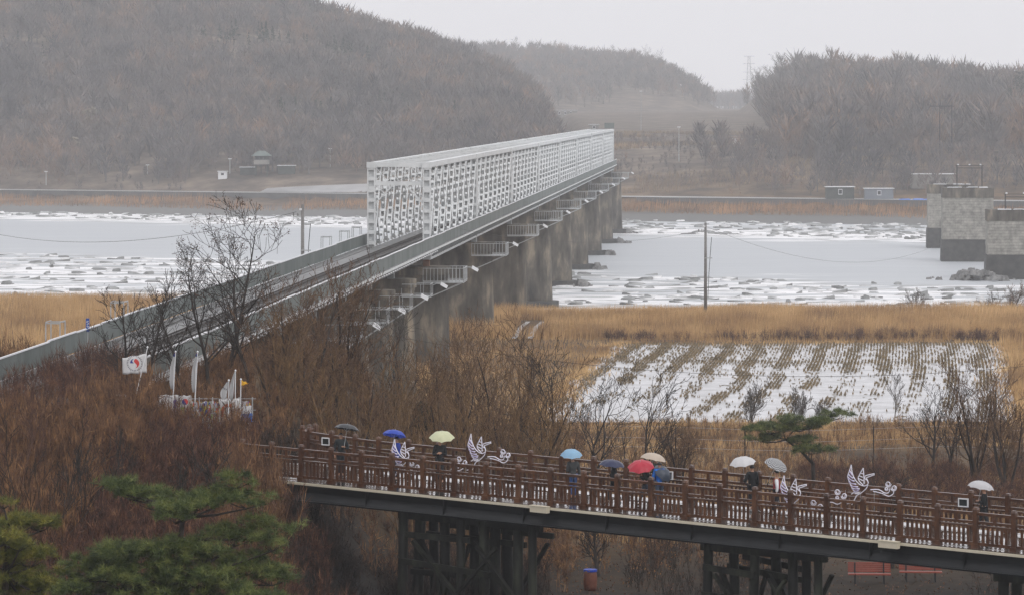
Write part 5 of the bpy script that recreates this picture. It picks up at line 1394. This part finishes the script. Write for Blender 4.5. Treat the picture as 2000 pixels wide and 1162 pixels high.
thicket('bramble_thicket', 500, (-60, 480), (150, 200), (1.2, 2.6), MT['thicket'], 'golden brown thicket below the railway bank at left', 2, lambda X, Y, px: (X < -6.5) & off_rail(X, Y, px), 10, 16)
thicket('bramble_thicket', 420, (-80, 275), (150, 206), (1.6, 2.9), MT['thicket_near'], 'dark vines growing over the railway track at the far left', 3, lambda X, Y, px: (X - rail_x(Y) > -2.2) & (X - rail_x(Y) < 7) & (Y < 206 - 3.2 * (X - rail_x(Y) < 1.5) * 4), 12, 18, .9)
thicket('bramble_thicket', 150, (-80, 300), (138, 170), (2.6, 3.9), MT['thicket'], 'tall brown bushes hiding the railway screen at far left', 8, lambda X, Y, px: (X < -6.5) & (X - rail_x(Y) > 5), 11, 22)
thicket('bramble_thicket', 230, (505, 760), (116, 139), (.9, 2.3), MT['thicket_near'], 'brown brush on the bank below the left end of the footbridge', 12, lambda X, Y, px: off_foot(X, Y) & (X < -3), 10, 14, .5)
thicket('bramble_thicket', 75, (1000, 1990), (412, 500), (.8, 1.9), MT['thicket_near'], 'dark bushes dotted through the reed bed before the river', 14, lambda X, Y, px: vnoise(X, Y, 9, 61) > .1, 12, 14, .8)
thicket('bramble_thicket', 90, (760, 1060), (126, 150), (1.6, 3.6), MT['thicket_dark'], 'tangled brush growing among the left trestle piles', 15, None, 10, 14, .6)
thicket('bramble_thicket', 110, (-90, 190), (118, 150), (2.6, 4.0), MT['thicket'], 'tall golden brown bushes at the far left edge', 13, lambda X, Y, px: X < -6.5, 11, 20, .4)
thicket('bramble_thicket', 130, (430, 545), (122, 138), (1.6, 3.4), MT['thicket'], 'tall dry stems before the left end of the footbridge', 9, lambda X, Y, px: off_foot(X, Y), 9, 10, .25)
thicket('bramble_thicket', 800, (470, 1120), (152, 262), (1.0, 2.6), MT['thicket'], 'brown thicket behind the left half of the footbridge', 4, lambda X, Y, px: off_foot(X, Y) & off_rail(X, Y, px) & ~((px > 985) & (Y > 230)), 10, 16)
thicket('bramble_thicket', 260, (1180, 2060), (398.5, 405), (.7, 1.7), MT['thicket_near'], 'dark brush added as shade along the foot of the reeds behind the paddy', 10, lambda X, Y, px: ~in_poly(X, Y, PADDY) & (vnoise(X, Y, 4, 51) > -.3), 12, 14, .8)  # dark clumps added to imitate shade on the reed bed's near face
thicket('bramble_thicket', 420, (1560, 2060), (190, 232), (.8, 1.9), MT['thicket_near'], 'dark tangled slope behind the right end of the footbridge', 11, lambda X, Y, px: off_foot(X, Y), 11, 16, .9)
thicket('bramble_thicket', 1000, (1080, 2060), (160, 285), (.6, 1.7), MT['thicket'], 'low brown scrub behind the right half of the footbridge', 5, lambda X, Y, px: off_foot(X, Y) & (Y > 152), 9, 12)
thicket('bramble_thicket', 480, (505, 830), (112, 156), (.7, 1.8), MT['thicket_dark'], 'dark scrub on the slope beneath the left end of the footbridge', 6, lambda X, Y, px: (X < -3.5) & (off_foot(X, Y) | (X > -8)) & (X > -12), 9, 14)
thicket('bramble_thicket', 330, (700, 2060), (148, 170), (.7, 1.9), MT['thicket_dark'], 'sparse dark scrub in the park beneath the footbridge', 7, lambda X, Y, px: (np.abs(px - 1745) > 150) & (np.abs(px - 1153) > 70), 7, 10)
# orange-brown leaves still hanging in the scrub
def leaf_scatter(name, n, pxr, Yr, hr, m, label, seed, size=.05, clump=14):
    R = np.random.default_rng(seed); k = n // clump; Y = R.uniform(*Yr, k); px = R.uniform(*pxr, k); X = (px - 1000) / F * Y; Z = height(X, Y) + R.uniform(*hr, k)
    C = np.repeat(np.stack([X, Y, Z], 1), clump, 0) + R.normal(0, .22, (k * clump, 3)); V, Fc = leaf_arrays(C, size, R); tag(link(name, np_mesh(name, V, Fc, m)), label, 'leaves', None, 'stuff')
MT['orange_leaf'] = mat('orange_dry_leaves', (.16, .06, .02), (.26, .14, .04), scale=.6, rough=.8)
leaf_scatter('dry_leaves', 5600, (1050, 2060), (165, 275), (.2, 1.3), MT['orange_leaf'], 'orange dry leaves in the scrub behind the footbridge', 1)
leaf_scatter('dry_leaves', 900, (1050, 1480), (146, 156), (1.2, 3.2), MT['orange_leaf'], 'orange dry leaves hanging beneath the footbridge', 2)
leaf_scatter('dry_leaves', 1700, (520, 1080), (150, 230), (.4, 2.2), MT['orange_leaf'], 'orange dry leaves in the thicket behind the left railing', 3)

leaf_scatter('leaf_litter', 9000, (690, 2060), (146, 176), (.015, .05), mat('wet_leaf_litter', (.05, .022, .014), (.17, .085, .045), scale=1.2, rough=.7), 'fallen wet leaves on the park ground beneath the footbridge', 9, .06, 5)
# reeds along both banks
def reeds(name, n, xr, yr, hr, m, label, seed, cond, w=.05, patch=12):
    R = np.random.default_rng(seed); X = R.uniform(*xr, n); Y = R.uniform(*yr, n); k = cond(X, Y); X, Y = X[k], Y[k]; N = len(X)
    Z = height(X, Y); hgt = R.uniform(*hr, N) * (1 + .28 * vnoise(X, Y, patch, seed)); 
    A = np.stack([X, Y, Z - .05], 1); Bq = A + np.stack([R.normal(.12, .2, N) * hgt * .6, R.normal(0, .2, N) * hgt * .6, hgt], 1)
    V, Fc = blade_arrays(A, Bq, R.uniform(.6, 1.4, N) * w, R); tag(link(name, np_mesh(name, V, Fc, m)), label, 'reeds', None, 'stuff')
def no_track(X, Y):
    x = np.interp(Y, [375, 400, 434, 463], [0.0, 1.1, 2.5, 3.3]); return (np.abs(X - x) > 1.5) | (Y < 404) | (Y > 440)
reeds('reed_bed', 150000, (-8, 95), (401, 500), (1.3, 2.2), MT['reed'], 'golden dry reed bed between paddy and river', 1, lambda X, Y: (height(X, Y) > 1.5) & no_track(X, Y) & (vnoise(X, Y, 5, 52) > -.72), .07)
reeds('reed_bed', 115000, (-95, -8), (330, 535), (1.2, 2.2), MT['reed'], 'golden dry reed bed left of and below the railway bridge', 2, lambda X, Y: (height(X, Y) > .9) & (X > -.155 * Y - 5), .07)
reeds('reed_bed', 60000, (-8, 48), (262, 402), (.35, .8), MT['reed'], 'short dry grass round the paddy', 3, lambda X, Y: ~in_poly(X, Y, PADDY) & no_track(X, Y) & (X < .15 * Y + 4), .05)
reeds('reed_bed', 16000, (40, 60), (290, 402), (.8, 2.0), MT['reed'], 'tall dry grass at the right end of the paddy', 6, lambda X, Y: ~in_poly(X, Y, PADDY) & (X > .136 * Y), .06)
reeds('reed_bed', 60000, (-35, 36), (172, 295), (.3, .75), MT['reed'], 'dry grass on the slope behind the footbridge', 7, lambda X, Y: off_foot(X, Y) & ~in_poly(X, Y, PADDY) & (np.abs(X) < .15 * Y) & (vnoise(X, Y, 8, 12) > -.2) & ((X > -5) | (Y > 240)), .035)
reeds('reed_bed', 90000, (-190, 165), (840, 1090), (1.4, 2.6), MT['reed_far'], 'brown reed belt along the far bank', 4, lambda X, Y: (Y - shore_far(X) > 14 + 5 * vnoise(X, Y, 18, 3)) & (Y - shore_far(X) < 44) & (vnoise(X, Y * .3, 24, 11) > -.62), .14, 16)
reeds('reed_bed', 60000, (22, 135), (990, 1330), (.5, 1.3), MT['grass_far'], 'brown grass on the far slope right of the bridge', 5, lambda X, Y: (Y - shore_far(X) > 72) & (vnoise(X, Y, 22, 9) > -.05), .16, 20)

# ragged grass growing over the rim of the paddy
R = np.random.default_rng(83); E0 = np.array(PADDY); E1 = np.roll(E0, -1, 0); ln = np.linalg.norm(E1 - E0, axis=1); k = R.choice(len(E0), 9000, p=ln / ln.sum()); u = R.random((9000, 1))
Q = E0[k] + (E1[k] - E0[k]) * u; Q = Q + R.normal(0, 1, Q.shape) * (1.1 + .9 * vnoise(Q[:, 0], Q[:, 1], 3, 71))[:, None] * np.array([.9, 1.6]); hq = R.uniform(.15, .6, 9000)
A = np.stack([Q[:, 0], Q[:, 1], np.full(9000, fz - .05)], 1); Bq = A + np.stack([R.normal(0, .12, 9000), R.normal(0, .12, 9000), hq], 1)
V, Fc = blade_arrays(A, Bq, R.uniform(.05, .13, 9000), R); tag(link('rim_grass', np_mesh('rim_grass', V, Fc, MT['reed'])), 'ragged dry grass along the rim of the paddy', 'grass', None, 'stuff')
# rice stubble standing in curved strips
R = np.random.default_rng(31)
rows = []
KS = .118
for r0 in np.arange(-60, 30, .34):
    Y = np.arange(292, 400, .26) + R.normal(0, .05, 416)[:len(np.arange(292, 400, .26))]
    rows.append(np.stack([r0 + KS * Y + .9 * np.sin((Y - 300) / 40), Y, np.full(len(Y), r0)], 1))
S = np.concatenate(rows); X, Y, r0 = S[:, 0], S[:, 1], S[:, 2]
ph = np.mod(r0 + .8 * vnoise(X, Y, 11, 21) + .3 * vnoise(X, Y, 3.1, 28), 3.4) / 3.4
n1 = vnoise(X, Y, 4.2, 23) + .6 * vnoise(X * 1.7, Y * .8, 1.9, 24)
dens = np.where(ph < .40, .95, np.interp(Y, [340, 375], [.05, .16])) * np.clip(np.interp(Y, [300, 350, 372], [.55, .75, 1.0]) + np.interp(Y, [300, 372], [1.0, .35]) * n1, .0, 1.2)
dens = np.where((Y < 352) & (vnoise(X * 2.2, Y * .55, 9, 26) < -.15), dens * .3, dens)
dens = np.maximum(dens, np.where(Y > 390, .5, np.where(Y > 374, .10, 0))); dens = np.maximum(dens, .6 * np.exp(-((Y - 366 + 2 * vnoise(X, Y, 12, 27)) / 2.2) ** 2)); dens = dens
dens *= np.interp(Y, [292, 312, 335, 400], [.30, .55, .85, 1.0])
k = (R.random(len(X)) < dens) & in_poly(X, Y, PADDY); X, Y = X[k], Y[k]; N = len(X)
A = np.repeat(np.stack([X, Y, np.full(N, fz - .03)], 1), 4, 0) + np.concatenate([R.normal(0, .05, (4 * N, 2)), np.zeros((4 * N, 1))], 1)
Bq = A + np.stack([R.normal(0, .05, 4 * N), R.normal(0, .05, 4 * N), R.uniform(.14, .34, 4 * N)], 1)
V, Fc = blade_arrays(A, Bq, R.uniform(.06, .14, 4 * N), R)
tag(link('rice_stubble', np_mesh('rice_stubble', V, Fc, MT['stubble'])), 'rows of cut rice stubble standing in the flooded paddy', 'stubble', None, 'stuff')
# muddy ridges along the stubble strips
N = 2600; R = np.random.default_rng(41); Y = R.uniform(293, 398, N); r0 = np.round(R.uniform(-60, 30, N) / 3.4) * 3.4 + .6 + R.normal(0, .3, N); X = r0 + KS * Y + .9 * np.sin((Y - 300) / 40); k = in_poly(X, Y, PADDY) & (vnoise(X, Y, 6, 23) > -.25) & (R.random(N) < np.interp(Y, [293, 330, 398], [.35, .6, 1])); X, Y = X[k], Y[k]
parts = []
for q in range(4):
    rq = np.random.default_rng(q + 60); a = np.arange(7) * 2 * np.pi / 7; rad = rq.uniform(.6, 1.1, 7)
    V = np.concatenate([[[0, 0, .05]], np.stack([np.cos(a) * rad * .28, np.sin(a) * rad * 1.2, np.full(7, -.02)], 1)]); Fc = np.array([[0, i + 1, (i + 1) % 7 + 1] for i in range(7)])
    kk = np.arange(len(X)) % 4 == q; parts.append(scatter(V, Fc, np.stack([X[kk], Y[kk], np.full(kk.sum(), fz)], 1), R.normal(-.118, .1, kk.sum()), R.uniform(.5, 1.3, kk.sum()), np.ones(kk.sum())))
V, Fc = merge(parts); tag(link('mud_ridges', np_mesh('mud_ridges', V, Fc, mat('wet_paddy_mud', (.07, .055, .032), (.13, .10, .055), scale=1, rough=.7))), 'muddy ridges showing through the paddy ice', 'mud', None, 'stuff')

# drift ice slabs
def floes(name, n, sel, m, label, seed, smin, smax, tilt=.05):
    R = np.random.default_rng(seed); X = R.uniform(-150, 140, n); Y = R.uniform(530, 1010, n); k = sel(X, Y) & (np.abs(X) < .16 * Y + 10); X, Y = X[k], Y[k]; parts = []
    for q in range(6):
        rq = np.random.default_rng(seed * 7 + q); nn = 7; a = np.arange(nn) * 2 * np.pi / nn + rq.uniform(-.2, .2, nn); rad = rq.uniform(.55, 1.1, nn)
        top = np.stack([np.cos(a) * rad * 1.5, np.sin(a) * rad, .12 + .12 * rq.random(nn) + np.cos(a + q) * tilt * 1.5], 1); bot = top * np.array([1.02, 1.02, 0]) - np.array([0, 0, .1])
        V = np.concatenate([top, bot, [[0, 0, .2]]]); f = [[14, i, (i + 1) % nn] for i in range(nn)]
        for i in range(nn): f += [[i, nn + i, nn + (i + 1) % nn], [i, nn + (i + 1) % nn, (i + 1) % nn]]
        kk = np.arange(len(X)) % 6 == q; s = R.uniform(smin, smax, kk.sum()) ** 1.0
        parts.append(scatter(V, np.array(f), np.stack([X[kk], Y[kk], np.full(kk.sum(), -.02)], 1), R.normal(0, .5, kk.sum()), s, R.uniform(.6, 1.6, kk.sum())))
    V, Fc = merge(parts); tag(link(name, np_mesh(name, V, Fc, m)), label, 'ice', None, 'stuff')
def near_belt(X, Y): yy = Y + .75 * X; return (yy < 652 + 12 * vnoise(X, Y, 25, 31)) & (height(X, Y) < .1)
def far_belt(X, Y): yy = Y + .75 * X; return (yy > 866 + 8 * vnoise(X, Y, 25, 32)) & (height(X, Y) < .3)
floes('ice_floes', 1800, near_belt, MT['floe'], 'snowy ice slabs jammed along the near shore', 3, .3, 1.5)
floes('ice_floes', 2400, near_belt, MT['floe_dark'], 'wet grey ice slabs jammed along the near shore', 4, .3, 1.3, .1)
floes('ice_floes', 2600, far_belt, MT['floe'], 'snowy ice slabs jammed along the far shore', 5, .35, 1.5, .12)
floes('ice_floes', 3200, far_belt, MT['floe_dark'], 'wet grey ice slabs jammed along the far shore', 6, .35, 1.5, .15)

# pines
def tuft(seed, n=15, L=.19, w=.015):
    R = np.random.default_rng(seed); d = R.normal(size=(n, 3)); d[:, 2] = d[:, 2] * .8 + .25; d /= np.linalg.norm(d, axis=1, keepdims=True)
    return blade_arrays(np.zeros((n, 3)) + d * .01, d * L * R.uniform(.7, 1.15, (n, 1)), np.full(n, w), R)
TUFTS = [tuft(i) for i in range(5)]
def pine(base, pads, label, seed, trunk_pts, tr=.12, tuft_s=1.0, den=70, m=None):
    """pads: (x, y, z, rx, ry, rz) in the pine's own frame"""
    R = np.random.default_rng(seed); e = empty('pine_tree', base); tag(e, label, 'tree', 'pines near the footbridge'); m = m or MT['needle']
    MB().tube(trunk_pts, [tr * (1 - .65 * i / (len(trunk_pts) - 1)) for i in range(len(trunk_pts))], 8).build('trunk', MT['bark'], e, True)
    lb = MB(); P = []; tp = [Vector(t) for t in trunk_pts]
    for (x, y, z, rx, ry, rz) in pads:
        c = Vector((x, y, z)); a = min(tp, key=lambda t: (t - c).length + max(0, t.z - c.z + .2) * 2); mid = (a + c) / 2 + Vector((0, 0, -.15))
        lb.tube([a, mid, c - Vector((0, 0, rz * .5))], [tr * .42, tr * .3, tr * .16], 6)
        for q in range(7):
            an = R.uniform(0, 6.28); q2 = c + Vector((math.cos(an) * rx * .7, math.sin(an) * ry * .7, -.1 * rz)); lb.tube([c - Vector((0, 0, rz * .5)), (c + q2) / 2 - Vector((0, 0, rz * .3)), q2], [tr * .14, tr * .1, .008], 4)
        n = int(den * rx * ry * 4 * (1 + rz)); d = R.normal(size=(n, 3)); d /= np.linalg.norm(d, axis=1, keepdims=True); d[:, 2] = np.where(d[:, 2] < -.25, -d[:, 2], d[:, 2])
        r = R.uniform(.55, 1.05, (n, 1)); wob = 1 + .25 * np.sin(d[:, :1] * 5 + x) * np.cos(d[:, 1:2] * 4 + y)
        ns = max(5, int(26 * rx)); sc_ = R.normal(0, .48, (ns, 3)); sc_[:, 2] = R.uniform(-.35, .75, ns) * (1 - .5 * np.hypot(sc_[:, 0], sc_[:, 1])); sr = R.uniform(.16, .36, (ns, 1)) * (.8 + .3 * rx)
        w_ = R.integers(0, ns, n); P.append(np.array([x, y, z]) + sc_[w_] * np.array([rx, ry, rz]) * 1.15 + d * r * sr[w_] * np.array([1, 1, .62]))
    lb.build('branches', MT['bark'], e, True); P = np.concatenate(P); parts = []
    for q in range(5):
        k = np.arange(len(P)) % 5 == q; parts.append(scatter(*TUFTS[q], P[k], R.uniform(0, 6.28, k.sum()), R.uniform(.8, 1.3, k.sum()) * tuft_s))
    V, Fc = merge(parts); tag(link('needles', np_mesh('needles', V, Fc, m), e), kind='stuff')
def pine_px(Y, base_px, padpx, label, seed, trunkpx, **kw):
    b = at(base_px, 1000, Y); b.z = gz(b.x, b.y); R = random.Random(seed); pads = []
    for (px, py, wpx, hpx) in padpx:
        c = at(px, py, Y) - b; pads.append((c.x, R.uniform(-.8, .8), c.z, wpx / F * Y, wpx / F * Y * .8, hpx / F * Y))
    tp = [(0, 0, -.2)] + [tuple(at(px, py, Y) - b) for px, py in trunkpx]; pine(b, pads, label, seed, tp, **kw)
pine_px(100, 355, [(225, 950, 38, 22), (262, 968, 40, 24), (300, 985, 45, 30), (455, 948, 34, 22), (420, 978, 50, 30), (478, 985, 45, 26), (350, 1000, 50, 30), (385, 985, 40, 24), (505, 1040, 46, 34), (530, 1065, 30, 26), (455, 1055, 50, 32),
        (280, 1078, 60, 36), (215, 1090, 45, 32), (345, 1072, 50, 34), (400, 1080, 55, 36), (165, 1118, 55, 36), (250, 1125, 60, 38), (330, 1120, 60, 40), (410, 1128, 60, 38), (480, 1110, 60, 36), (530, 1130, 45, 34), (130, 1150, 50, 32), (210, 1160, 60, 36), (300, 1165, 60, 34), (380, 1168, 60, 34), (460, 1160, 60, 36), (520, 1168, 50, 30)],
        'broad green pine with layered boughs in the lower left foreground', 5, [(352, 1130), (352, 1052), (358, 1010), (350, 985)], den=105)
pine_px(96, 15, [(30, 1028, 45, 28), (72, 1030, 32, 24), (8, 985, 16, 14), (-5, 1050, 45, 32), (45, 1055, 35, 26), (55, 1095, 38, 30), (10, 1095, 45, 34), (20, 1130, 55, 36), (70, 1140, 34, 28), (45, 1165, 50, 30), (-20, 1150, 50, 40)],
        'yellowish green pine at the lower left corner', 6, [(10, 1120), (15, 1050), (20, 1025)], den=115, m=mat('yellow_green_needles', (.025, .035, .008), (.27, .24, .04), (.10, .11, .018), scale=2.6, rough=.6, lo=.33, hi=.66))
pine_px(205, 1590, [(1505, 838, 38, 16), (1545, 822, 26, 14), (1498, 858, 30, 14), (1598, 822, 26, 12), (1635, 812, 22, 13), (1560, 860, 28, 10), (1582, 878, 34, 12), (1530, 838, 20, 12), (1570, 832, 20, 10)],
        'crooked dark pine leaning left behind the striped umbrella', 7, [(1588, 905), (1565, 880), (1535, 858), (1550, 840)], den=75, tuft_s=1.35, tr=.13)

# ------------------------------------------------------------------ woods on the far hills
def bare_far(seed, n=62):
    R = np.random.default_rng(seed); A, Bq, W = [np.array([0, 0, -.02])], [np.array([R.normal(0, .03), R.normal(0, .03), .9])], [.05]
    for i in range(n):
        h = R.uniform(.18, .85); a = R.uniform(0, 6.28); L = R.uniform(.16, .42) * (1.15 - .5 * h); up = R.uniform(.9, 2.6); d = np.array([math.cos(a), math.sin(a), up]); d /= np.linalg.norm(d)
        p = np.array([0, 0, h]) + np.array([math.cos(a), math.sin(a), 0]) * R.uniform(0, .16); A.append(p); Bq.append(p + d * L); W.append(R.uniform(.022, .05))
    return blade_arrays(np.array(A), np.array(Bq), np.array(W), R)
def pine_far(seed, n=60):
    R = np.random.default_rng(seed); h = R.uniform(.2, 1, n); a = R.uniform(0, 6.28, n); r = (1.05 - h) * .34 * R.uniform(.3, 1, n); A = np.stack([np.cos(a) * r * .3, np.sin(a) * r * .3, h], 1); Bq = np.stack([np.cos(a) * r * 1.2, np.sin(a) * r * 1.2, h + R.normal(-.02, .06, n)], 1)
    return blade_arrays(A, Bq, R.uniform(.06, .12, n), R)
BF = [bare_far(i) for i in range(8)]; PF = [pine_far(i + 30) for i in range(4)]
def wood(name, n, xr, yr, hr, cond, label, seed, m, T=BF, kind='wood'):
    R = np.random.default_rng(seed); X = R.uniform(*xr, n); Y = R.uniform(*yr, n); k = cond(X, Y) & (np.abs(X) < .155 * Y + 12); X, Y = X[k], Y[k]; Z = height(X, Y); parts = []
    for q, (V, Fc) in enumerate(T):
        kk = np.arange(len(X)) % len(T) == q; H = R.uniform(*hr, kk.sum()) * (1 + .18 * vnoise(X[kk], Y[kk], 25, seed) + .16 * vnoise(X[kk], Y[kk], 7, seed + 3)); parts.append(scatter(V, Fc, np.stack([X[kk], Y[kk], Z[kk]], 1), R.uniform(0, 6.28, kk.sum()), H * R.uniform(.8, 1.2, kk.sum()), H))
    V, Fc = merge(parts); tag(link(name, np_mesh(name, V, Fc, m)), label, kind, None, 'stuff')
def dd(X, Y): return Y - shore_far(X)
def pine_zone(X, Y): return vnoise(X, Y, 26, 41) + .75 * np.exp(-((X + 88) / 28) ** 2 - ((Y - 1330) / 110) ** 2) > .55
def by_tower(X, Y): return (X > -94) & (X < -58) & (dd(X, Y) < 88)
wood('bare_wood', 9500, (-265, 26), (1060, 1640), (6, 12), lambda X, Y: (dd(X, Y) > 70) & (X < 20) & ~pine_zone(X, Y) & ~((X < -25) & (X > -74) & (dd(X, Y) < 72 + .3 * (X + 74))) & ~by_tower(X, Y), 'dense bare wood covering the big hill at left', 1, MT['wood_far'])
wood('conifer_wood', 1700, (-265, 20), (1070, 1600), (5.5, 9), lambda X, Y: (dd(X, Y) > 84) & (X < 16) & pine_zone(X, Y), 'dark conifer patches on the big hill at left', 2, MT['needle_far'], PF)
wood('bare_wood', 4200, (-190, 190), (1900, 2740), (10, 15), lambda X, Y: (height(X, Y) > 29) & (Y > 2050 + 900 * vnoise(X, Y, 60, 17) * (X > 60)), 'misty bare wood on the middle hill behind the truss', 3, MT['wood_far'])
wood('bare_wood', 5200, (75, 300), (1040, 1830), (8, 17), lambda X, Y: (dd(X, Y) > 88) & (X > 78 + .06 * (Y - 1040)) & ((vnoise(X, Y, 14, 5) > -.45) | (Y > 1500)), 'misty bare wood on the hill at right', 4, MT['wood_far'])
wood('bare_wood', 700, (56, 175), (960, 1180), (4.5, 9), lambda X, Y: (dd(X, Y) > 70) & (dd(X, Y) < 200) & (vnoise(X, Y, 15, 35) > -.35 - .006 * (X - 60)), 'loose bare trees on the bank behind the huts at right', 8, MT['wood_far'])
wood('scrub', 1500, (20, 150), (985, 1230), (.9, 2.6), lambda X, Y: (dd(X, Y) > 68) & (vnoise(X, Y, 16, 15) > -.2), 'brown scrub on the far slope right of the bridge', 5, MT['wood_far'], kind='scrub')
wood('scrub', 1500, (-200, 22), (1000, 1120), (1.2, 3.4), lambda X, Y: (dd(X, Y) > 63) & (dd(X, Y) < 84) & ~by_tower(X, Y) & ~((X < -25) & (X > -74)), 'brown scrub at the foot of the big hill at left', 7, MT['wood_far'], kind='scrub')
wood('bare_wood', 2600, (60, 480), (3200, 3900), (10, 17), lambda X, Y: Y > 0, 'faint far wood in the mist behind everything', 6, MT['wood_far'])
# rock outcrop on the hill
rr3 = random.Random(9)
for cx, cy, s_, lab in ((175, 240, 3.4, 'pale rock outcrop on the wooded hill at left'), (150, 280, 2.0, 'smaller pale rock outcrop lower on the hill at left')):
    Y = 1130
    for yy in np.arange(1080, 1600, 2):
        X = (cx - 1000) / F * yy
        if CZ - (cy - HZ) / F * yy <= gz(X, yy) + 3: Y = yy; break
    b = far_base(cx, Y); m = MB()
    for i in range(9):
        x, z = rr3.gauss(0, s_ * .6), rr3.uniform(0, s_ * 1.2); r = rr3.uniform(.5, 1) * s_ * .55
        ring = [(x + r * math.cos(a) * rr3.uniform(.7, 1.1), z + r * .8 * math.sin(a) * rr3.uniform(.7, 1.1)) for a in [k * math.pi / 3.5 for k in range(7)]]
        n0 = len(m.v); m.v += [(p[0], 2.5, p[1]) for p in ring] + [(x + (p[0] - x) * .7, -2.0 - rr3.random() * 1.5, z + (p[1] - z) * .7) for p in ring]; m.f += [tuple(n0 + 7 + k for k in range(7))] + [(n0 + k, n0 + (k+1) % 7, n0 + 7 + (k+1) % 7, n0 + 7 + k) for k in range(7)]
    tag(m.build('rock_outcrop', MT['rock'], None, loc=(b.x, b.y - 4, b.z + 2.5)), lab, 'rock')
# single trees on the skyline and at the bridge end
def sky_tree(px, top, Y, seed, label, group, conifer=False, H=None, style=None):
    X = (px - 1000) / F * Y; z = gz(X, Y); h = H or max(7.0, CZ - (top - HZ) / F * Y - z); e = empty('conifer' if conifer else 'bare_tree', (X, Y, z)); tag(e, label, 'tree', group)
    if conifer:
        R = np.random.default_rng(seed); n = 2600; q = R.uniform(.12, 1, n); a = R.uniform(0, 6.28, n); r = (.35 + .65 * np.sin(np.clip((1.02 - q), 0, 1) * 2.2)) * h * .26 * R.uniform(.2, 1.05, n) ** .6
        C = np.stack([np.cos(a) * r, np.sin(a) * r, q * h], 1); V, Fc = leaf_arrays(C, .26, R); link('crown', np_mesh('crown', V, Fc, MT['needle_far']), e); MB().tube([(0, 0, -.3), (0, 0, h * .9)], [.25, .08], 6).build('trunk', MT['bark'], e); return
    levs, _ = grow(seed, h * .72, nst=1, spread=.55, kids=(12, 6, 3), base_r=.22, clear=.2, trop=.25); zt = max(s[1][2] for l in levs.values() for s in l); f = h / zt
    levs = {k: [(a * f, b_ * f, r0, r1) for a, b_, r0, r1 in l] for k, l in levs.items()}
    link('trunk', seg_mesh('trunk', levs[0], MT['bark_grey'], 5), e); link('crown', seg_mesh('crown', levs[1] + levs[2] + levs[3], MT['bark_grey'], 3, .03), e)
ORD = 'first second third fourth fifth sixth seventh eighth ninth tenth eleventh twelfth thirteenth fourteenth fifteenth sixteenth seventeenth'.split()
GM, GR = 'tall bare trees on the middle hill', 'tall bare trees on the right hill'
for i, (px, top) in enumerate(((880, 72), (915, 80), (955, 78), (1012, 70), (1035, 85), (1070, 77), (1110, 90), (1150, 88), (1200, 86), (1232, 94), (1262, 86), (1285, 92), (1308, 122))):
    sky_tree(px, top, 2600 + (i * 37) % 90, 200 + i, ORD[i] + ' tall bare tree from the left on the middle hill skyline', GM)
LOW = ['bare tree low on the right slope, just left of the power pole', 'bare tree low on the right slope above the dark hut', 'bare tree low on the right slope, leftmost of the lower ones', 'bare tree low on the right slope above the container cabin', 'bare tree low on the right slope, second left of the power pole', 'bare tree low on the right slope, right of the power pole', 'bare tree halfway up the left end of the right wood']
for i, (px, top, Y) in enumerate(((1492, 128, 1720), (1512, 110, 1735), (1540, 100, 1730), (1568, 108, 1725), (1595, 118, 1740), (1640, 128, 1730), (1672, 120, 1725), (1700, 113, 1740), (1735, 112, 1735), (1770, 115, 1720), (1830, 122, 1730), (1868, 128, 1725), (1905, 128, 1730), (1945, 125, 1720), (1800, 175, 1150), (1660, 205, 1155), (1600, 190, 1170), (1720, 195, 1150), (1760, 170, 1145), (1900, 190, 1140), (1560, 160, 1200))):
    sky_tree(px, top, Y, 240 + i, ORD[i] + ' tall bare tree from the left on the right hill skyline' if i < 14 else LOW[i - 14], GR)
sky_tree(1112, 200, 1230, 300, 'dark conifer beyond the far end of the truss', None, True, H=9.5)
for i, (px, top, Y, lab) in enumerate(((1996, 140, 1250, 'dark conifer cut by the right picture edge on the hill'), (1978, 172, 1235, 'dark conifer left of the one at the right picture edge'))): sky_tree(px, top, Y, 310 + i, lab, 'dark conifers at the right edge', True)

# ------------------------------------------------------------------ rain haze over river and hills
hz = MB().box((-1560, -220, -3.2), (1560, 4080, 190)).build('haze', None); tag(hz, 'thin rain haze over the whole valley', 'haze', None, 'stuff')
m = bpy.data.materials.new('rain_haze'); m.use_nodes = True; t = m.node_tree; t.nodes.clear(); o = t.nodes.new('ShaderNodeOutputMaterial'); v = t.nodes.new('ShaderNodeVolumePrincipled')
v.inputs['Color'].default_value = (.95, .97, 1, 1); v.inputs['Density'].default_value = HAZE = .00027; v.inputs['Anisotropy'].default_value = .2
t.links.new(v.outputs[0], o.inputs['Volume']); hz.data.materials.append(m)
